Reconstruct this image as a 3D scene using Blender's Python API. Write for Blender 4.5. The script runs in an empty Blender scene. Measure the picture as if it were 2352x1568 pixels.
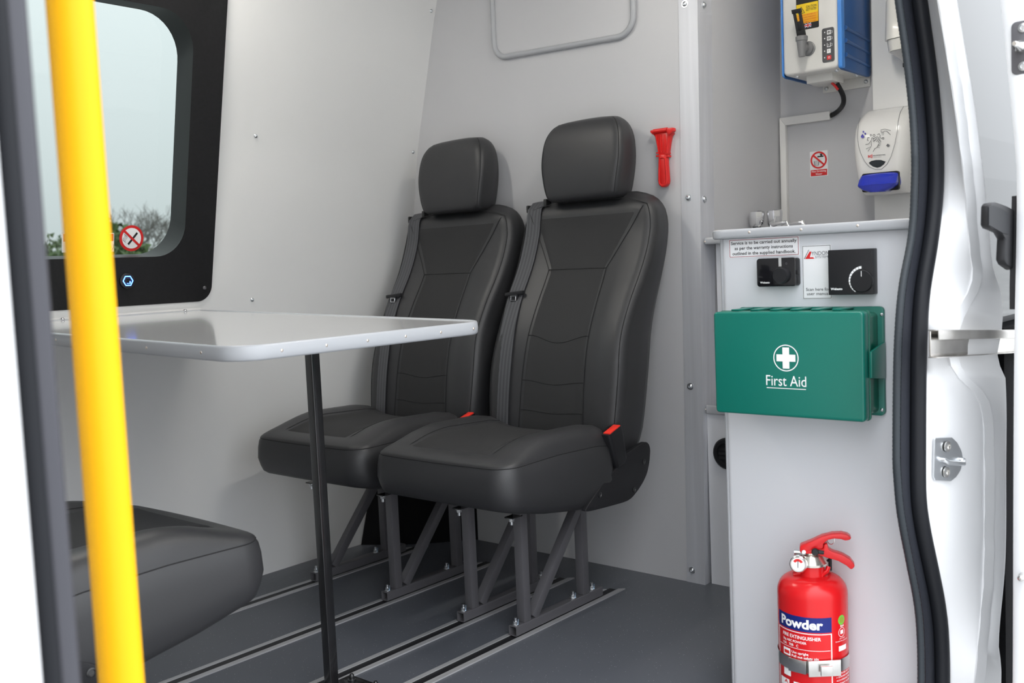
import bpy, bmesh, math, random
from mathutils import Vector, Matrix
from math import sin, cos, pi, radians, sqrt, atan2, asin, exp

SC = bpy.context.scene
COL = SC.collection
# ------------------------------------------------------------------ camera
CX, CY, FPX = 1176.0, 784.0, 2284.596
AX = Vector((0.64866003, -0.08703959, 0.75608483))      # world X, Y, Z axes in camera space (right, down, forward)
AY = Vector((-0.75982483, -0.01706832, 0.64990376))
AZ = Vector((-0.04366225, -0.99605862, -0.07720638))
CAM = Vector((0, 0, 0.9))
right = Vector((AX.x, AY.x, AZ.x)); down = Vector((AX.y, AY.y, AZ.y)); fwd = Vector((AX.z, AY.z, AZ.z))
cd = bpy.data.cameras.new('camera'); co = bpy.data.objects.new('camera', cd); COL.objects.link(co)
m3 = Matrix((right, -down, -fwd)).transposed()
co.matrix_world = Matrix.Translation(CAM) @ m3.to_4x4()
cd.sensor_width = 36; cd.sensor_fit = 'HORIZONTAL'; cd.lens = FPX / 2352 * 36
cd.clip_start = 0.02; cd.clip_end = 400
cd.dof.use_dof = True; cd.dof.focus_distance = 2.25; cd.dof.aperture_fstop = 6.0
SC.camera = co
# ------------------------------------------------------------------ world: even overcast sky
wd = bpy.data.worlds.new('overcast_sky'); SC.world = wd; wd.use_nodes = True
bgn = wd.node_tree.nodes['Background']
bgn.inputs[0].default_value = (0.92, 0.955, 1.0, 1)
SKY = 1.0           # overcast sky: three times brighter overhead than at the horizon
_nt = wd.node_tree; _tc = _nt.nodes.new('ShaderNodeTexCoord'); _sx = _nt.nodes.new('ShaderNodeSeparateXYZ')
_ma = _nt.nodes.new('ShaderNodeMath'); _ma.operation = 'MULTIPLY_ADD'; _ma.use_clamp = False
_mx = _nt.nodes.new('ShaderNodeMath'); _mx.operation = 'MAXIMUM'; _mx.inputs[1].default_value = 0.0
_nt.links.new(_tc.outputs['Generated'], _sx.inputs[0]); _nt.links.new(_sx.outputs['Z'], _mx.inputs[0])
_nt.links.new(_mx.outputs[0], _ma.inputs[0]); _ma.inputs[1].default_value = 2.0 * SKY; _ma.inputs[2].default_value = SKY
_nt.links.new(_ma.outputs[0], bgn.inputs[1])
vs = SC.view_settings
vs.view_transform = 'Standard'; vs.look = 'None'; vs.exposure = 0.97; vs.gamma = 1.0; vs.use_curve_mapping = False
LED_STRENGTH = 37.0

def P(px, py, ax, val):
    """point of the place seen at a pixel of the photograph, on the plane ax = val"""
    d = Vector(((px - CX), (py - CY), FPX))
    w = right * d.x + down * d.y + fwd * d.z
    i = 'xyz'.index(ax)
    return CAM + w * ((val - CAM[i]) / w[i])

# ------------------------------------------------------------------ materials
MATS = {}
def M(name, col, rough=0.5, metal=0.0, spec=0.5, bump=None, var=None, coat=0, emit=None, aniso=None):
    m = bpy.data.materials.new(name); m.use_nodes = True
    nt = m.node_tree; b = nt.nodes['Principled BSDF']
    b.inputs['Base Color'].default_value = (*col, 1)
    b.inputs['Roughness'].default_value = rough; b.inputs['Metallic'].default_value = metal
    b.inputs['Specular IOR Level'].default_value = spec
    if coat: b.inputs['Coat Weight'].default_value = coat; b.inputs['Coat Roughness'].default_value = 0.06
    if emit: b.inputs['Emission Color'].default_value = (*emit[0], 1); b.inputs['Emission Strength'].default_value = emit[1]
    if bump or var:
        tc = nt.nodes.new('ShaderNodeTexCoord')
    if bump:
        n = nt.nodes.new('ShaderNodeTexNoise'); n.inputs['Scale'].default_value = bump[0]; n.inputs['Detail'].default_value = 4
        nt.links.new(tc.outputs['Object'], n.inputs['Vector'])
        bp = nt.nodes.new('ShaderNodeBump'); bp.inputs['Strength'].default_value = bump[1]; bp.inputs['Distance'].default_value = 0.001
        nt.links.new(n.outputs['Fac'], bp.inputs['Height']); nt.links.new(bp.outputs[0], b.inputs['Normal'])
    if var:
        n = nt.nodes.new('ShaderNodeTexNoise'); n.inputs['Scale'].default_value = var[0]; n.inputs['Detail'].default_value = 5
        mp = nt.nodes.new('ShaderNodeMapping'); mp.inputs['Scale'].default_value = aniso or (1, 1, 1)
        nt.links.new(tc.outputs['Object'], mp.inputs[0]); nt.links.new(mp.outputs[0], n.inputs['Vector'])
        r = nt.nodes.new('ShaderNodeValToRGB')
        r.color_ramp.elements[0].position = 0.3; r.color_ramp.elements[1].position = 0.7
        r.color_ramp.elements[0].color = (*[c * (1 - var[1]) for c in col], 1); r.color_ramp.elements[1].color = (*[min(1, c * (1 + var[1])) for c in col], 1)
        nt.links.new(n.outputs['Fac'], r.inputs[0]); nt.links.new(r.outputs[0], b.inputs['Base Color'])
    MATS[name] = m
    return m

M('wall_white', (0.80, 0.80, 0.79), 0.42, bump=(900, 0.05), var=(2.5, 0.015))
M('wall_grey', (0.56, 0.56, 0.575), 0.38, bump=(900, 0.05), var=(2.5, 0.015))
M('panel_grey', (0.66, 0.67, 0.70), 0.40, bump=(900, 0.04), var=(2, 0.015))
M('edge_grey', (0.42, 0.43, 0.45), 0.35)
M('ceil', (0.86, 0.86, 0.86), 0.5)
M('paint_white', (0.82, 0.825, 0.835), 0.35, spec=0.3)
M('sealant', (0.78, 0.785, 0.795), 0.4, spec=0.3, bump=(60, 0.4))
M('alu', (0.74, 0.75, 0.79), 0.55, metal=0.6, var=(14, 0.07), aniso=(3, 3, 0.12))
M('alu_rail', (0.50, 0.50, 0.51), 0.40, metal=0.35, var=(30, 0.10), aniso=(0.2, 3, 3))
M('steel', (0.66, 0.65, 0.63), 0.25, metal=1.0, var=(20, 0.12))
M('steel_track', (0.62, 0.60, 0.57), 0.22, metal=1.0, var=(9, 0.25))
M('zinc', (0.72, 0.74, 0.76), 0.28, metal=1.0)
M('zinc_blue', (0.55, 0.70, 0.85), 0.25, metal=0.8)
M('chrome', (0.86, 0.86, 0.87), 0.06, metal=1.0)
M('brass_pin', (0.83, 0.74, 0.66), 0.3, metal=0.9)
M('black_plastic', (0.015, 0.015, 0.017), 0.45, spec=0.32, bump=(700, 0.08))
M('black_gloss', (0.008, 0.008, 0.010), 0.10)
M('black_metal', (0.012, 0.012, 0.013), 0.25, coat=0.4, var=(40, 0.3))
M('black_panel', (0.010, 0.010, 0.011), 0.65, spec=0.25, bump=(500, 0.15), var=(120, 0.15))
M('carpet_black', (0.010, 0.010, 0.011), 0.9, spec=0.05, bump=(300, 0.6))
M('reveal', (0.016, 0.018, 0.018), 0.5, spec=0.25, bump=(300, 0.1))
M('rubber', (0.011, 0.012, 0.015), 0.5, spec=0.22, bump=(500, 0.12))
M('rubber_flat', (0.016, 0.018, 0.025), 0.6, spec=0.25, bump=(450, 0.5))
M('rubber_rib', (0.028, 0.034, 0.040), 0.5, spec=0.3)
M('pillar_grey', (0.045, 0.045, 0.055), 0.45)
M('leather', (0.029, 0.029, 0.031), 0.46, bump=(420, 0.16))
M('seat_fabric', (0.030, 0.030, 0.031), 0.75, spec=0.3, bump=(1500, 0.3))
M('seam', (0.010, 0.010, 0.011), 0.7)
M('belt_guide', (0.02, 0.02, 0.02), 0.4)
M('red_button', (0.85, 0.035, 0.02), 0.32)
M('frame_grey', (0.105, 0.102, 0.110), 0.38, bump=(500, 0.08))
M('frame_inside', (0.03, 0.03, 0.032), 0.6)
M('table_top', (0.60, 0.60, 0.60), 0.12, spec=0.5, coat=0.3)
M('table_edge', (0.46, 0.475, 0.50), 0.33)
M('trim_white', (0.80, 0.79, 0.77), 0.35)
M('yellow', (0.92, 0.46, 0.002), 0.45, spec=0.25)
M('red_plastic', (0.68, 0.016, 0.014), 0.35)
M('red_paint', (0.62, 0.010, 0.013), 0.24, spec=0.4)
M('red_print', (0.68, 0.02, 0.02), 0.4)
M('green_box', (0.004, 0.150, 0.112), 0.28, bump=(600, 0.06))
M('green_dark', (0.003, 0.125, 0.080), 0.30)
M('print_white', (0.90, 0.90, 0.90), 0.4)
M('print_black', (0.012, 0.012, 0.012), 0.5)
M('print_grey', (0.12, 0.12, 0.13), 0.5)
M('print_blue', (0.008, 0.018, 0.16), 0.4, spec=0.3)
M('print_yellow', (0.90, 0.62, 0.01), 0.4)
M('print_orange', (0.88, 0.42, 0.01), 0.4)
M('print_green', (0.15, 0.55, 0.05), 0.4)
M('print_violet', (0.06, 0.05, 0.38), 0.4)
M('maroon', (0.30, 0.015, 0.035), 0.5)
M('paper', (0.84, 0.84, 0.85), 0.45)
M('abs_white', (0.80, 0.79, 0.77), 0.22, coat=0.2)
M('abs_cream', (0.78, 0.76, 0.70), 0.20, coat=0.3)
M('abs_clear', (0.52, 0.52, 0.52), 0.15, coat=0.3)
M('urn_white', (0.72, 0.71, 0.68), 0.40, bump=(500, 0.3))
M('urn_blue', (0.022, 0.10, 0.30), 0.38, bump=(400, 0.15))
M('urn_blue_light', (0.06, 0.26, 0.72), 0.32)
M('urn_grey', (0.20, 0.20, 0.205), 0.35)
M('urn_panel', (0.075, 0.075, 0.08), 0.4)
M('soap_blue', (0.025, 0.045, 0.52), 0.14, coat=0.5)
M('lens_dark', (0.02, 0.025, 0.03), 0.1)
M('brass_valve', (0.78, 0.75, 0.68), 0.25, metal=0.95, var=(60, 0.15))
M('blue_glow', (0.02, 0.03, 0.3), 0.3, emit=((0.05, 0.16, 1.0), 6.0))
M('led', (0.9, 0.9, 0.88), 0.4, emit=((1.0, 0.96, 0.88), LED_STRENGTH))
M('ground', (0.34, 0.34, 0.335), 0.75, var=(1.2, 0.25), bump=(40, 0.5))
M('leaf', (0.085, 0.14, 0.040), 0.6, var=(2.0, 0.35))
M('bark', (0.16, 0.15, 0.135), 0.8)
M('tape', (0.45, 0.45, 0.44), 0.3)

def floor_material():
    m = bpy.data.materials.new('vinyl_floor'); m.use_nodes = True; nt = m.node_tree; b = nt.nodes['Principled BSDF']
    tc = nt.nodes.new('ShaderNodeTexCoord'); v = nt.nodes.new('ShaderNodeTexVoronoi'); v.inputs['Scale'].default_value = 130
    nt.links.new(tc.outputs['Object'], v.inputs['Vector'])
    r = nt.nodes.new('ShaderNodeValToRGB'); r.color_ramp.interpolation = 'LINEAR'
    r.color_ramp.elements[0].position = 0.07; r.color_ramp.elements[0].color = (1, 1, 1, 1)
    r.color_ramp.elements[1].position = 0.11; r.color_ramp.elements[1].color = (0, 0, 0, 1)
    nt.links.new(v.outputs['Distance'], r.inputs[0])
    gt = nt.nodes.new('ShaderNodeMath'); gt.operation = 'GREATER_THAN'; gt.inputs[1].default_value = 0.5
    sp = nt.nodes.new('ShaderNodeSeparateColor'); nt.links.new(v.outputs['Color'], sp.inputs[0]); nt.links.new(sp.outputs[0], gt.inputs[0])
    mu = nt.nodes.new('ShaderNodeMath'); mu.operation = 'MULTIPLY'; nt.links.new(r.outputs[0], mu.inputs[0]); nt.links.new(gt.outputs[0], mu.inputs[1])
    no = nt.nodes.new('ShaderNodeTexNoise'); no.inputs['Scale'].default_value = 5; nt.links.new(tc.outputs['Object'], no.inputs['Vector'])
    rb = nt.nodes.new('ShaderNodeValToRGB'); rb.color_ramp.elements[0].color = (0.092, 0.099, 0.116, 1); rb.color_ramp.elements[1].color = (0.112, 0.120, 0.140, 1)
    nt.links.new(no.outputs['Fac'], rb.inputs[0])
    mx = nt.nodes.new('ShaderNodeMix'); mx.data_type = 'RGBA'
    nt.links.new(mu.outputs[0], mx.inputs[0]); nt.links.new(rb.outputs[0], mx.inputs[6]); mx.inputs[7].default_value = (0.60, 0.60, 0.60, 1)
    nt.links.new(mx.outputs[2], b.inputs['Base Color']); b.inputs['Roughness'].default_value = 0.42
    n2 = nt.nodes.new('ShaderNodeTexNoise'); n2.inputs['Scale'].default_value = 400; nt.links.new(tc.outputs['Object'], n2.inputs['Vector'])
    bp = nt.nodes.new('ShaderNodeBump'); bp.inputs['Strength'].default_value = 0.15; bp.inputs['Distance'].default_value = 0.001
    nt.links.new(n2.outputs['Fac'], bp.inputs['Height']); nt.links.new(bp.outputs[0], b.inputs['Normal'])
    MATS['vinyl'] = m
floor_material()

def glass_material(name, tint, ior):
    m = bpy.data.materials.new(name); m.use_nodes = True; nt = m.node_tree
    nt.nodes.remove(nt.nodes['Principled BSDF']); out = nt.nodes['Material Output']
    t = nt.nodes.new('ShaderNodeBsdfTransparent'); t.inputs[0].default_value = (*tint, 1)
    g = nt.nodes.new('ShaderNodeBsdfGlossy'); g.inputs['Roughness'].default_value = 0.02
    lw = nt.nodes.new('ShaderNodeLayerWeight'); lw.inputs[0].default_value = 0.5
    pw = nt.nodes.new('ShaderNodeMath'); pw.operation = 'POWER'; pw.inputs[1].default_value = 5.0
    fr = nt.nodes.new('ShaderNodeMath'); fr.operation = 'MULTIPLY_ADD'; f0 = ((ior - 1) / (ior + 1)) ** 2 * 1.8; fr.inputs[1].default_value = 1 - f0; fr.inputs[2].default_value = f0
    nt.links.new(lw.outputs['Facing'], pw.inputs[0]); nt.links.new(pw.outputs[0], fr.inputs[0])
    mx = nt.nodes.new('ShaderNodeMixShader')
    nt.links.new(fr.outputs[0], mx.inputs[0]); nt.links.new(t.outputs[0], mx.inputs[1]); nt.links.new(g.outputs[0], mx.inputs[2])
    nt.links.new(mx.outputs[0], out.inputs[0]); MATS[name] = m
glass_material('glass', (0.30, 0.335, 0.32), 1.45)
glass_material('glass_body', (0.40, 0.45, 0.45), 1.52)

def webbing_material():
    m = M('webbing', (0.05, 0.051, 0.056), 0.5)
    nt = m.node_tree; b = nt.nodes['Principled BSDF']
    tc = nt.nodes.new('ShaderNodeTexCoord'); w = nt.nodes.new('ShaderNodeTexWave'); w.bands_direction = 'Y'
    w.inputs['Scale'].default_value = 24
    nt.links.new(tc.outputs['Object'], w.inputs['Vector'])
    r = nt.nodes.new('ShaderNodeValToRGB'); r.color_ramp.elements[0].color = (0.050, 0.051, 0.056, 1); r.color_ramp.elements[1].color = (0.088, 0.089, 0.098, 1)
    nt.links.new(w.outputs['Fac'], r.inputs[0]); nt.links.new(r.outputs[0], b.inputs['Base Color'])
    n2 = nt.nodes.new('ShaderNodeTexNoise'); n2.inputs['Scale'].default_value = 1500; nt.links.new(tc.outputs['Object'], n2.inputs['Vector'])
    bp = nt.nodes.new('ShaderNodeBump'); bp.inputs['Strength'].default_value = 0.3; bp.inputs['Distance'].default_value = 0.001
    nt.links.new(n2.outputs['Fac'], bp.inputs['Height']); nt.links.new(bp.outputs[0], b.inputs['Normal'])
webbing_material()

# ------------------------------------------------------------------ building helpers
ROOT = {}          # object name -> world location of its root
def V(*a): return Vector(a)

class MB:
    def __init__(s): s.v = []; s.f = []
    def add(s, vs, fs):
        o = len(s.v); s.v += [Vector(v) for v in vs]; s.f += [[i + o for i in f] for f in fs]; return s
    def box(s, x0, x1, y0, y1, z0, z1):
        return s.add([(x, y, z) for x in (x0, x1) for y in (y0, y1) for z in (z0, z1)],
                     [(0, 1, 3, 2), (4, 6, 7, 5), (0, 4, 5, 1), (2, 3, 7, 6), (0, 2, 6, 4), (1, 5, 7, 3)])
    def obox(s, c, ex, ey, ez):
        """box from its centre and three half-axes"""
        c, ex, ey, ez = Vector(c), Vector(ex), Vector(ey), Vector(ez)
        return s.add([c + ex * a + ey * b + ez * d for a in (-1, 1) for b in (-1, 1) for d in (-1, 1)],
                     [(0, 1, 3, 2), (4, 6, 7, 5), (0, 4, 5, 1), (2, 3, 7, 6), (0, 2, 6, 4), (1, 5, 7, 3)])
    def prism(s, poly, ax, a, b):
        def pt(u, w, t): return {'x': (t, u, w), 'y': (u, t, w), 'z': (u, w, t)}[ax]
        n = len(poly)
        return s.add([pt(u, w, a) for u, w in poly] + [pt(u, w, b) for u, w in poly],
                     [list(range(n - 1, -1, -1)), list(range(n, 2 * n))] + [(i, (i + 1) % n, n + (i + 1) % n, n + i) for i in range(n)])
    def loft(s, rings, closed=True, caps=True):
        n = len(rings[0]); vs = [p for r in rings for p in r]; fs = []
        for k in range(len(rings) - 1):
            for i in range(n if closed else n - 1):
                j = (i + 1) % n
                fs.append((k * n + i, k * n + j, (k + 1) * n + j, (k + 1) * n + i))
        if caps and closed:
            fs.append(list(range(n - 1, -1, -1))); fs.append([(len(rings) - 1) * n + i for i in range(n)])
        return s.add(vs, fs)
    def tube(s, path, r, n=8, closed=False, up=None):
        path = [Vector(p) for p in path]; rings = []; m = len(path)
        prev = None
        for k in range(m):
            a = path[(k - 1) % m] if (closed or k > 0) else path[k]
            b = path[(k + 1) % m] if (closed or k < m - 1) else path[k]
            t = (b - a).normalized()
            if prev is None:
                ref = Vector(up) if up else (Vector((0, 0, 1)) if abs(t.z) < 0.9 else Vector((1, 0, 0)))
                u = (ref - t * ref.dot(t)).normalized()
            else:
                u = (prev - t * prev.dot(t)).normalized()
            prev = u; w = t.cross(u)
            rr = r[k] if isinstance(r, (list, tuple)) else r
            rings.append([path[k] + (u * cos(2 * pi * i / n) + w * sin(2 * pi * i / n)) * rr for i in range(n)])
        if closed:
            rings.append(rings[0]); return s.loft(rings, True, False)
        return s.loft(rings)
    def cyl(s, p0, p1, r0, r1=None, n=16):
        return s.tube([p0, p1], [r0, r0 if r1 is None else r1], n)
    def lathe(s, prof, o, ax=(0, 0, 1), n=24):
        """prof: (radius, height) along axis ax from o"""
        ax = Vector(ax).normalized(); ref = Vector((0, 0, 1)) if abs(ax.z) < 0.9 else Vector((1, 0, 0))
        u = (ref - ax * ref.dot(ax)).normalized(); w = ax.cross(u); o = Vector(o)
        return s.loft([[o + ax * h + (u * cos(2 * pi * i / n) + w * sin(2 * pi * i / n)) * max(r, 1e-5) for i in range(n)] for r, h in prof])
    def strip(s, rows):
        return s.loft(rows, closed=False, caps=False)
    def build(s, name, mat, parent=None, smooth=True, bevel=0, seg=2, angle=38, local=False):
        me = bpy.data.meshes.new(name)
        off = Vector((0, 0, 0))
        if parent is not None:
            if not local: off = ROOT[parent.name]
        elif not local:
            xs = [v.x for v in s.v]; ys = [v.y for v in s.v]; zs = [v.z for v in s.v]
            off = Vector(((min(xs) + max(xs)) / 2, (min(ys) + max(ys)) / 2, min(zs)))
        me.from_pydata([tuple(v - off) for v in s.v], [], s.f); me.update()
        bm = bmesh.new(); bm.from_mesh(me)
        bmesh.ops.remove_doubles(bm, verts=bm.verts, dist=1e-6)
        bmesh.ops.recalc_face_normals(bm, faces=bm.faces)
        if bevel:
            es = [e for e in bm.edges if len(e.link_faces) == 2 and e.calc_face_angle(0) > radians(30)]
            bmesh.ops.bevel(bm, geom=es, offset=bevel, segments=seg, profile=0.5, affect='EDGES', clamp_overlap=True)
        bm.to_mesh(me); bm.free()
        if smooth:
            me.shade_smooth(); me.set_sharp_from_angle(angle=radians(min(angle, 24) if bevel and seg == 2 else angle))
        me.materials.append(MATS[mat])
        return link(name, me, parent, off)

def link(name, me, parent=None, off=Vector((0, 0, 0))):
    o = bpy.data.objects.new(name, me); COL.objects.link(o)
    if parent is not None:
        o.parent = parent; ROOT[o.name] = ROOT[parent.name].copy()
    else:
        o.location = off; ROOT[o.name] = Vector(off)
    return o

def tag(o, label, cat=None, group=None, kind=None):
    if label: o['label'] = label
    if cat: o['category'] = cat
    if group: o['group'] = group
    if kind: o['kind'] = kind
    return o
def struct(o, label=None, cat=None):
    o['kind'] = 'structure'
    if label: o['label'] = label
    if cat: o['category'] = cat
    return o
def thing(name, label, cat, loc=(0, 0, 0), group=None):
    o = bpy.data.objects.new(name, None); COL.objects.link(o); o.location = loc; o.empty_display_size = 0.05
    ROOT[o.name] = Vector(loc)
    return tag(o, label, cat, group)
def copy_tree(o, parent=None):
    c = o.copy(); COL.objects.link(c); c.parent = parent
    for ch in list(o.children): copy_tree(ch, c)
    return c

def lerp(a, b, t): return a + (b - a) * t
def interp(x, tab):
    if x <= tab[0][0]: return tab[0][1]
    for (a, fa), (b, fb) in zip(tab, tab[1:]):
        if x <= b: return fa + (fb - fa) * (x - a) / (b - a)
    return tab[-1][1]
def smooth_interp(x, tab):
    """Catmull-Rom through a table"""
    if x <= tab[0][0]: return tab[0][1]
    if x >= tab[-1][0]: return tab[-1][1]
    for i in range(len(tab) - 1):
        (a, fa), (b, fb) = tab[i], tab[i + 1]
        if x <= b:
            t = (x - a) / (b - a)
            ma = (fb - tab[i - 1][1]) / (b - tab[i - 1][0]) if i > 0 else (fb - fa) / (b - a)
            mb = (tab[i + 2][1] - fa) / (tab[i + 2][0] - a) if i + 2 < len(tab) else (fb - fa) / (b - a)
            h = b - a
            return fa * (1 + 2 * t) * (1 - t) ** 2 + h * ma * t * (1 - t) ** 2 + fb * t * t * (3 - 2 * t) + h * mb * t * t * (t - 1)
def sstep(a, b, x):
    t = max(0, min(1, (x - a) / (b - a))); return t * t * (3 - 2 * t)
def rrect(u0, u1, v0, v1, r, n=6):
    """rounded rectangle outline, counter-clockwise; r: one radius or four (u0v0,u1v0,u1v1,u0v1)"""
    if not isinstance(r, (list, tuple)): r = [r] * 4
    out = []
    for (cu, cv, a0), q in zip(((u0, v0, pi), (u1, v0, 1.5 * pi), (u1, v1, 0), (u0, v1, 0.5 * pi)), r):
        ou = cu + (q if cu == u0 else -q); ov = cv + (q if cv == v0 else -q)
        for k in range(n + 1):
            a = a0 + (pi / 2) * k / n
            out.append((ou + q * cos(a), ov + q * sin(a)))
    return out
def offset_in(poly, d):
    """inset a closed counter-clockwise polygon along its vertex normals"""
    n = len(poly); out = []
    for i in range(n):
        a = Vector(poly[i - 1]); p = Vector(poly[i]); b = Vector(poly[(i + 1) % n])
        t1 = (p - a); t2 = (b - p)
        t = (t1.normalized() if t1.length > 1e-9 else Vector((0, 0))) + (t2.normalized() if t2.length > 1e-9 else Vector((0, 0)))
        t.normalize(); nn = Vector((-t.y, t.x))
        out.append((p.x + nn.x * d, p.y + nn.y * d))
    return out

TXT_N = [0]
def text_data(s, bold=0.0, res=3):
    cu = bpy.data.curves.new('lettering', 'FONT'); cu.body = s; cu.size = 1; cu.resolution_u = res; cu.offset = bold
    ob = bpy.data.objects.new('lettering_tmp', cu); COL.objects.link(ob)
    dg = bpy.context.evaluated_depsgraph_get(); dg.update()
    me = bpy.data.meshes.new_from_object(ob.evaluated_get(dg))
    bpy.data.objects.remove(ob); bpy.data.curves.remove(cu)
    return me
def text(s, origin, ex, ey, width, mat, parent, height=None, bold=0.0, wrap=None, name='lettering'):
    """flat print: origin = lower left; ex, ey = reading and up directions; width in metres; height = cap height or None"""
    me = text_data(s, bold); xs = [v.co.x for v in me.vertices]
    if not xs: return None
    x0, x1 = min(xs), max(xs); sc = width / (x1 - x0); sy = sc if height is None else height / 0.72
    origin, ex, ey = Vector(origin), Vector(ex), Vector(ey); off = ROOT[parent.name]
    for v in me.vertices:
        lx, ly = (v.co.x - x0) * sc, v.co.y * sy
        w = wrap(lx, ly) if wrap else origin + ex * lx + ey * ly
        v.co = w - off
    me.materials.clear(); me.materials.append(MATS[mat]); me.name = name
    return link(name, me, parent)
EXM = (0, -1, 0); EZ = (0, 0, 1)
def text_px(s, x, pxl, pxr, pyl, mat, parent, height=None, bold=0.0):
    """lettering on a face that looks towards -X: left and right pixel and the baseline pixel at the left"""
    a = P(pxl, pyl, 'x', x); b = P(pxr, pyl, 'x', x)
    return text(s, a, EXM, EZ, a.y - b.y, mat, parent, height, bold)
def flat_x(name, mat, parent, x, pts):
    """thin printed patch on a face looking towards -X; pts in (y, z)"""
    return MB().prism(pts, 'x', x - 0.0002, x + 0.0002).build(name, mat, parent, smooth=False)
def ring(cy, cz, r0, r1, n=40):
    o = []
    return [(cy + r1 * cos(2 * pi * i / n), cz + r1 * sin(2 * pi * i / n)) for i in range(n)], [(cy + r0 * cos(2 * pi * i / n), cz + r0 * sin(2 * pi * i / n)) for i in range(n)]
def ring_mesh(mb, axis, t, cu, cw, r0, r1, n=40):
    a, b = ring(cu, cw, r0, r1, n)
    f = {'x': lambda u, w: (t, u, w), 'y': lambda u, w: (u, t, w), 'z': lambda u, w: (u, w, t)}[axis]
    mb.loft([[f(*p) for p in a] + [f(*a[0])], [f(*p) for p in b] + [f(*b[0])]], closed=False, caps=False)
    return mb

# screws: one mesh shared by every pan head screw
def pan_head(r, h, n=14):
    mb = MB().lathe([(r * 1.0, 0), (r * 1.0, h * 0.25), (r * 0.86, h * 0.65), (r * 0.5, h * 0.95), (r * 0.42, h), (r * 0.38, h * 0.55), (0.0, h * 0.5)], (0, 0, 0), (0, 0, 1), n)
    return mb
SCREW = {}
def screw(parent, loc, axis, r=0.006, h=0.004, mat='zinc', name='screw', washer=0):
    key = (round(r, 4), round(h, 4), mat, washer)
    if key not in SCREW:
        mb = pan_head(r, h)
        if washer: mb.cyl((0, 0, 0), (0, 0, 0.0012), washer, washer, 18)
        me = bpy.data.meshes.new('screw'); me.from_pydata([tuple(v) for v in mb.v], [], mb.f)
        bm = bmesh.new(); bm.from_mesh(me); bmesh.ops.recalc_face_normals(bm, faces=bm.faces); bm.to_mesh(me); bm.free()
        me.shade_smooth(); me.set_sharp_from_angle(angle=radians(40)); me.materials.append(MATS[mat]); SCREW[key] = me
    o = bpy.data.objects.new(name, SCREW[key]); COL.objects.link(o)
    o.parent = parent; o.location = Vector(loc) - ROOT[parent.name]; ROOT[o.name] = ROOT[parent.name]
    o.rotation_euler = Vector(axis).to_track_quat('Z', 'Y').to_euler()
    return o

# ------------------------------------------------------------------ the shell of the van
WALL = [(-0.06, 2.505), (0.45, 2.512), (0.85, 2.472), (1.0, 2.45), (1.12, 2.428), (1.275, 2.402), (1.518, 2.34), (1.755, 2.276), (1.95, 2.20)]
def wy(z): return smooth_interp(z, WALL)
XB = 2.353                    # face of the bulkhead behind the seats
def yc(z): return 1.3615 - 0.0175 * z      # leaning free edge of the bulkhead
XR = 2.84                     # back wall of the sink recess
XS = 1.75                     # front of the sink cabinet

fl = MB().box(0.15, 2.86, 0.66, 2.56, -0.04, 0).build('floor', 'vinyl', smooth=False); struct(fl, 'dark blue grey speckled vinyl floor of the van', 'floor')

def wall_sheet(x0, x1, zs, t=0.02):
    mb = MB()
    front = [[(x, wy(z), z) for x in (x0, x1)] for z in zs]
    back = [[(x, wy(z) + t, z) for x in (x0, x1)] for z in zs]
    rings = [[V(x0, wy(z), z), V(x1, wy(z), z), V(x1, wy(z) + t, z), V(x0, wy(z) + t, z)] for z in zs]
    return mb.loft(rings)
zz = lambda a, b, n: [a + (b - a) * i / n for i in range(n + 1)]
wl = MB()
for part in (wall_sheet(1.53, 2.36, zz(-0.02, 1.95, 30)), wall_sheet(0.15, 1.53, zz(-0.02, 0.92, 14)), wall_sheet(0.15, 1.53, zz(1.66, 1.95, 6)), wall_sheet(0.15, 0.58, zz(0.92, 1.66, 12))):
    wl.add(part.v, part.f)
wl = struct(wl.build('wall_left', 'wall_white'), 'off-white side wall panel with the black framed window', 'wall')
for (px, py) in ((587, 312), (579, 688), (990, 25), (949, 349)):
    lo, hi = 2.2, 2.52
    for _ in range(30):
        mid = (lo + hi) / 2; p = P(px, py, 'y', mid)
        if wy(p.z) > mid: lo = mid
        else: hi = mid
    screw(wl, p, (0, -1, 0.1), 0.0062, 0.0045)

def lean_box(mb, x0, x1, z0, z1, y_of, dy0, dy1):
    return mb.loft([[V(x0, y_of(z) + dy0, z), V(x1, y_of(z) + dy0, z), V(x1, y_of(z) + dy1, z), V(x0, y_of(z) + dy1, z)] for z in (z0, z1)])
mb = MB()      # bulkhead panel: follows the leaning side wall on the far side
zs = zz(-0.02, 1.95, 30)
mb.loft([[V(XB, yc(z) + 0.001, z), V(XB + 0.02, yc(z) + 0.001, z), V(XB + 0.02, wy(z), z), V(XB, wy(z), z)] for z in zs])
wr = struct(mb.build('wall_rear', 'wall_grey'), 'light grey bulkhead panel behind the two seats', 'wall')
mb = MB(); lean_box(mb, XB + 0.0205, XR, -0.02, 1.95, yc, 0.001, 0.02)
w_ret = struct(mb.build('wall_recess', 'wall_grey'), 'narrow grey return panel beside the sink recess', 'wall')
w_back = struct(MB().box(XR, XR + 0.02, 0.572, 1.40, -0.02, 1.95).build('wall_sink', 'wall_grey', smooth=False), 'grey panel behind the sink and water heater', 'wall')
y_step = P(2003, 100, 'x', XR - 0.03).y
w_step = struct(MB().box(XR - 0.03, XR - 0.0005, 0.573, y_step, 0.955, 1.95).build('wall_pilaster', 'wall_white', smooth=False), 'pale panel strip behind the soap dispensers', 'wall')
struct(MB().box(0.13, 0.15, 0.64, 2.56, -0.04, 1.97).build('wall_front', 'wall_white', smooth=False), 'off-white partition at the front of the cabin', 'wall')
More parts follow.
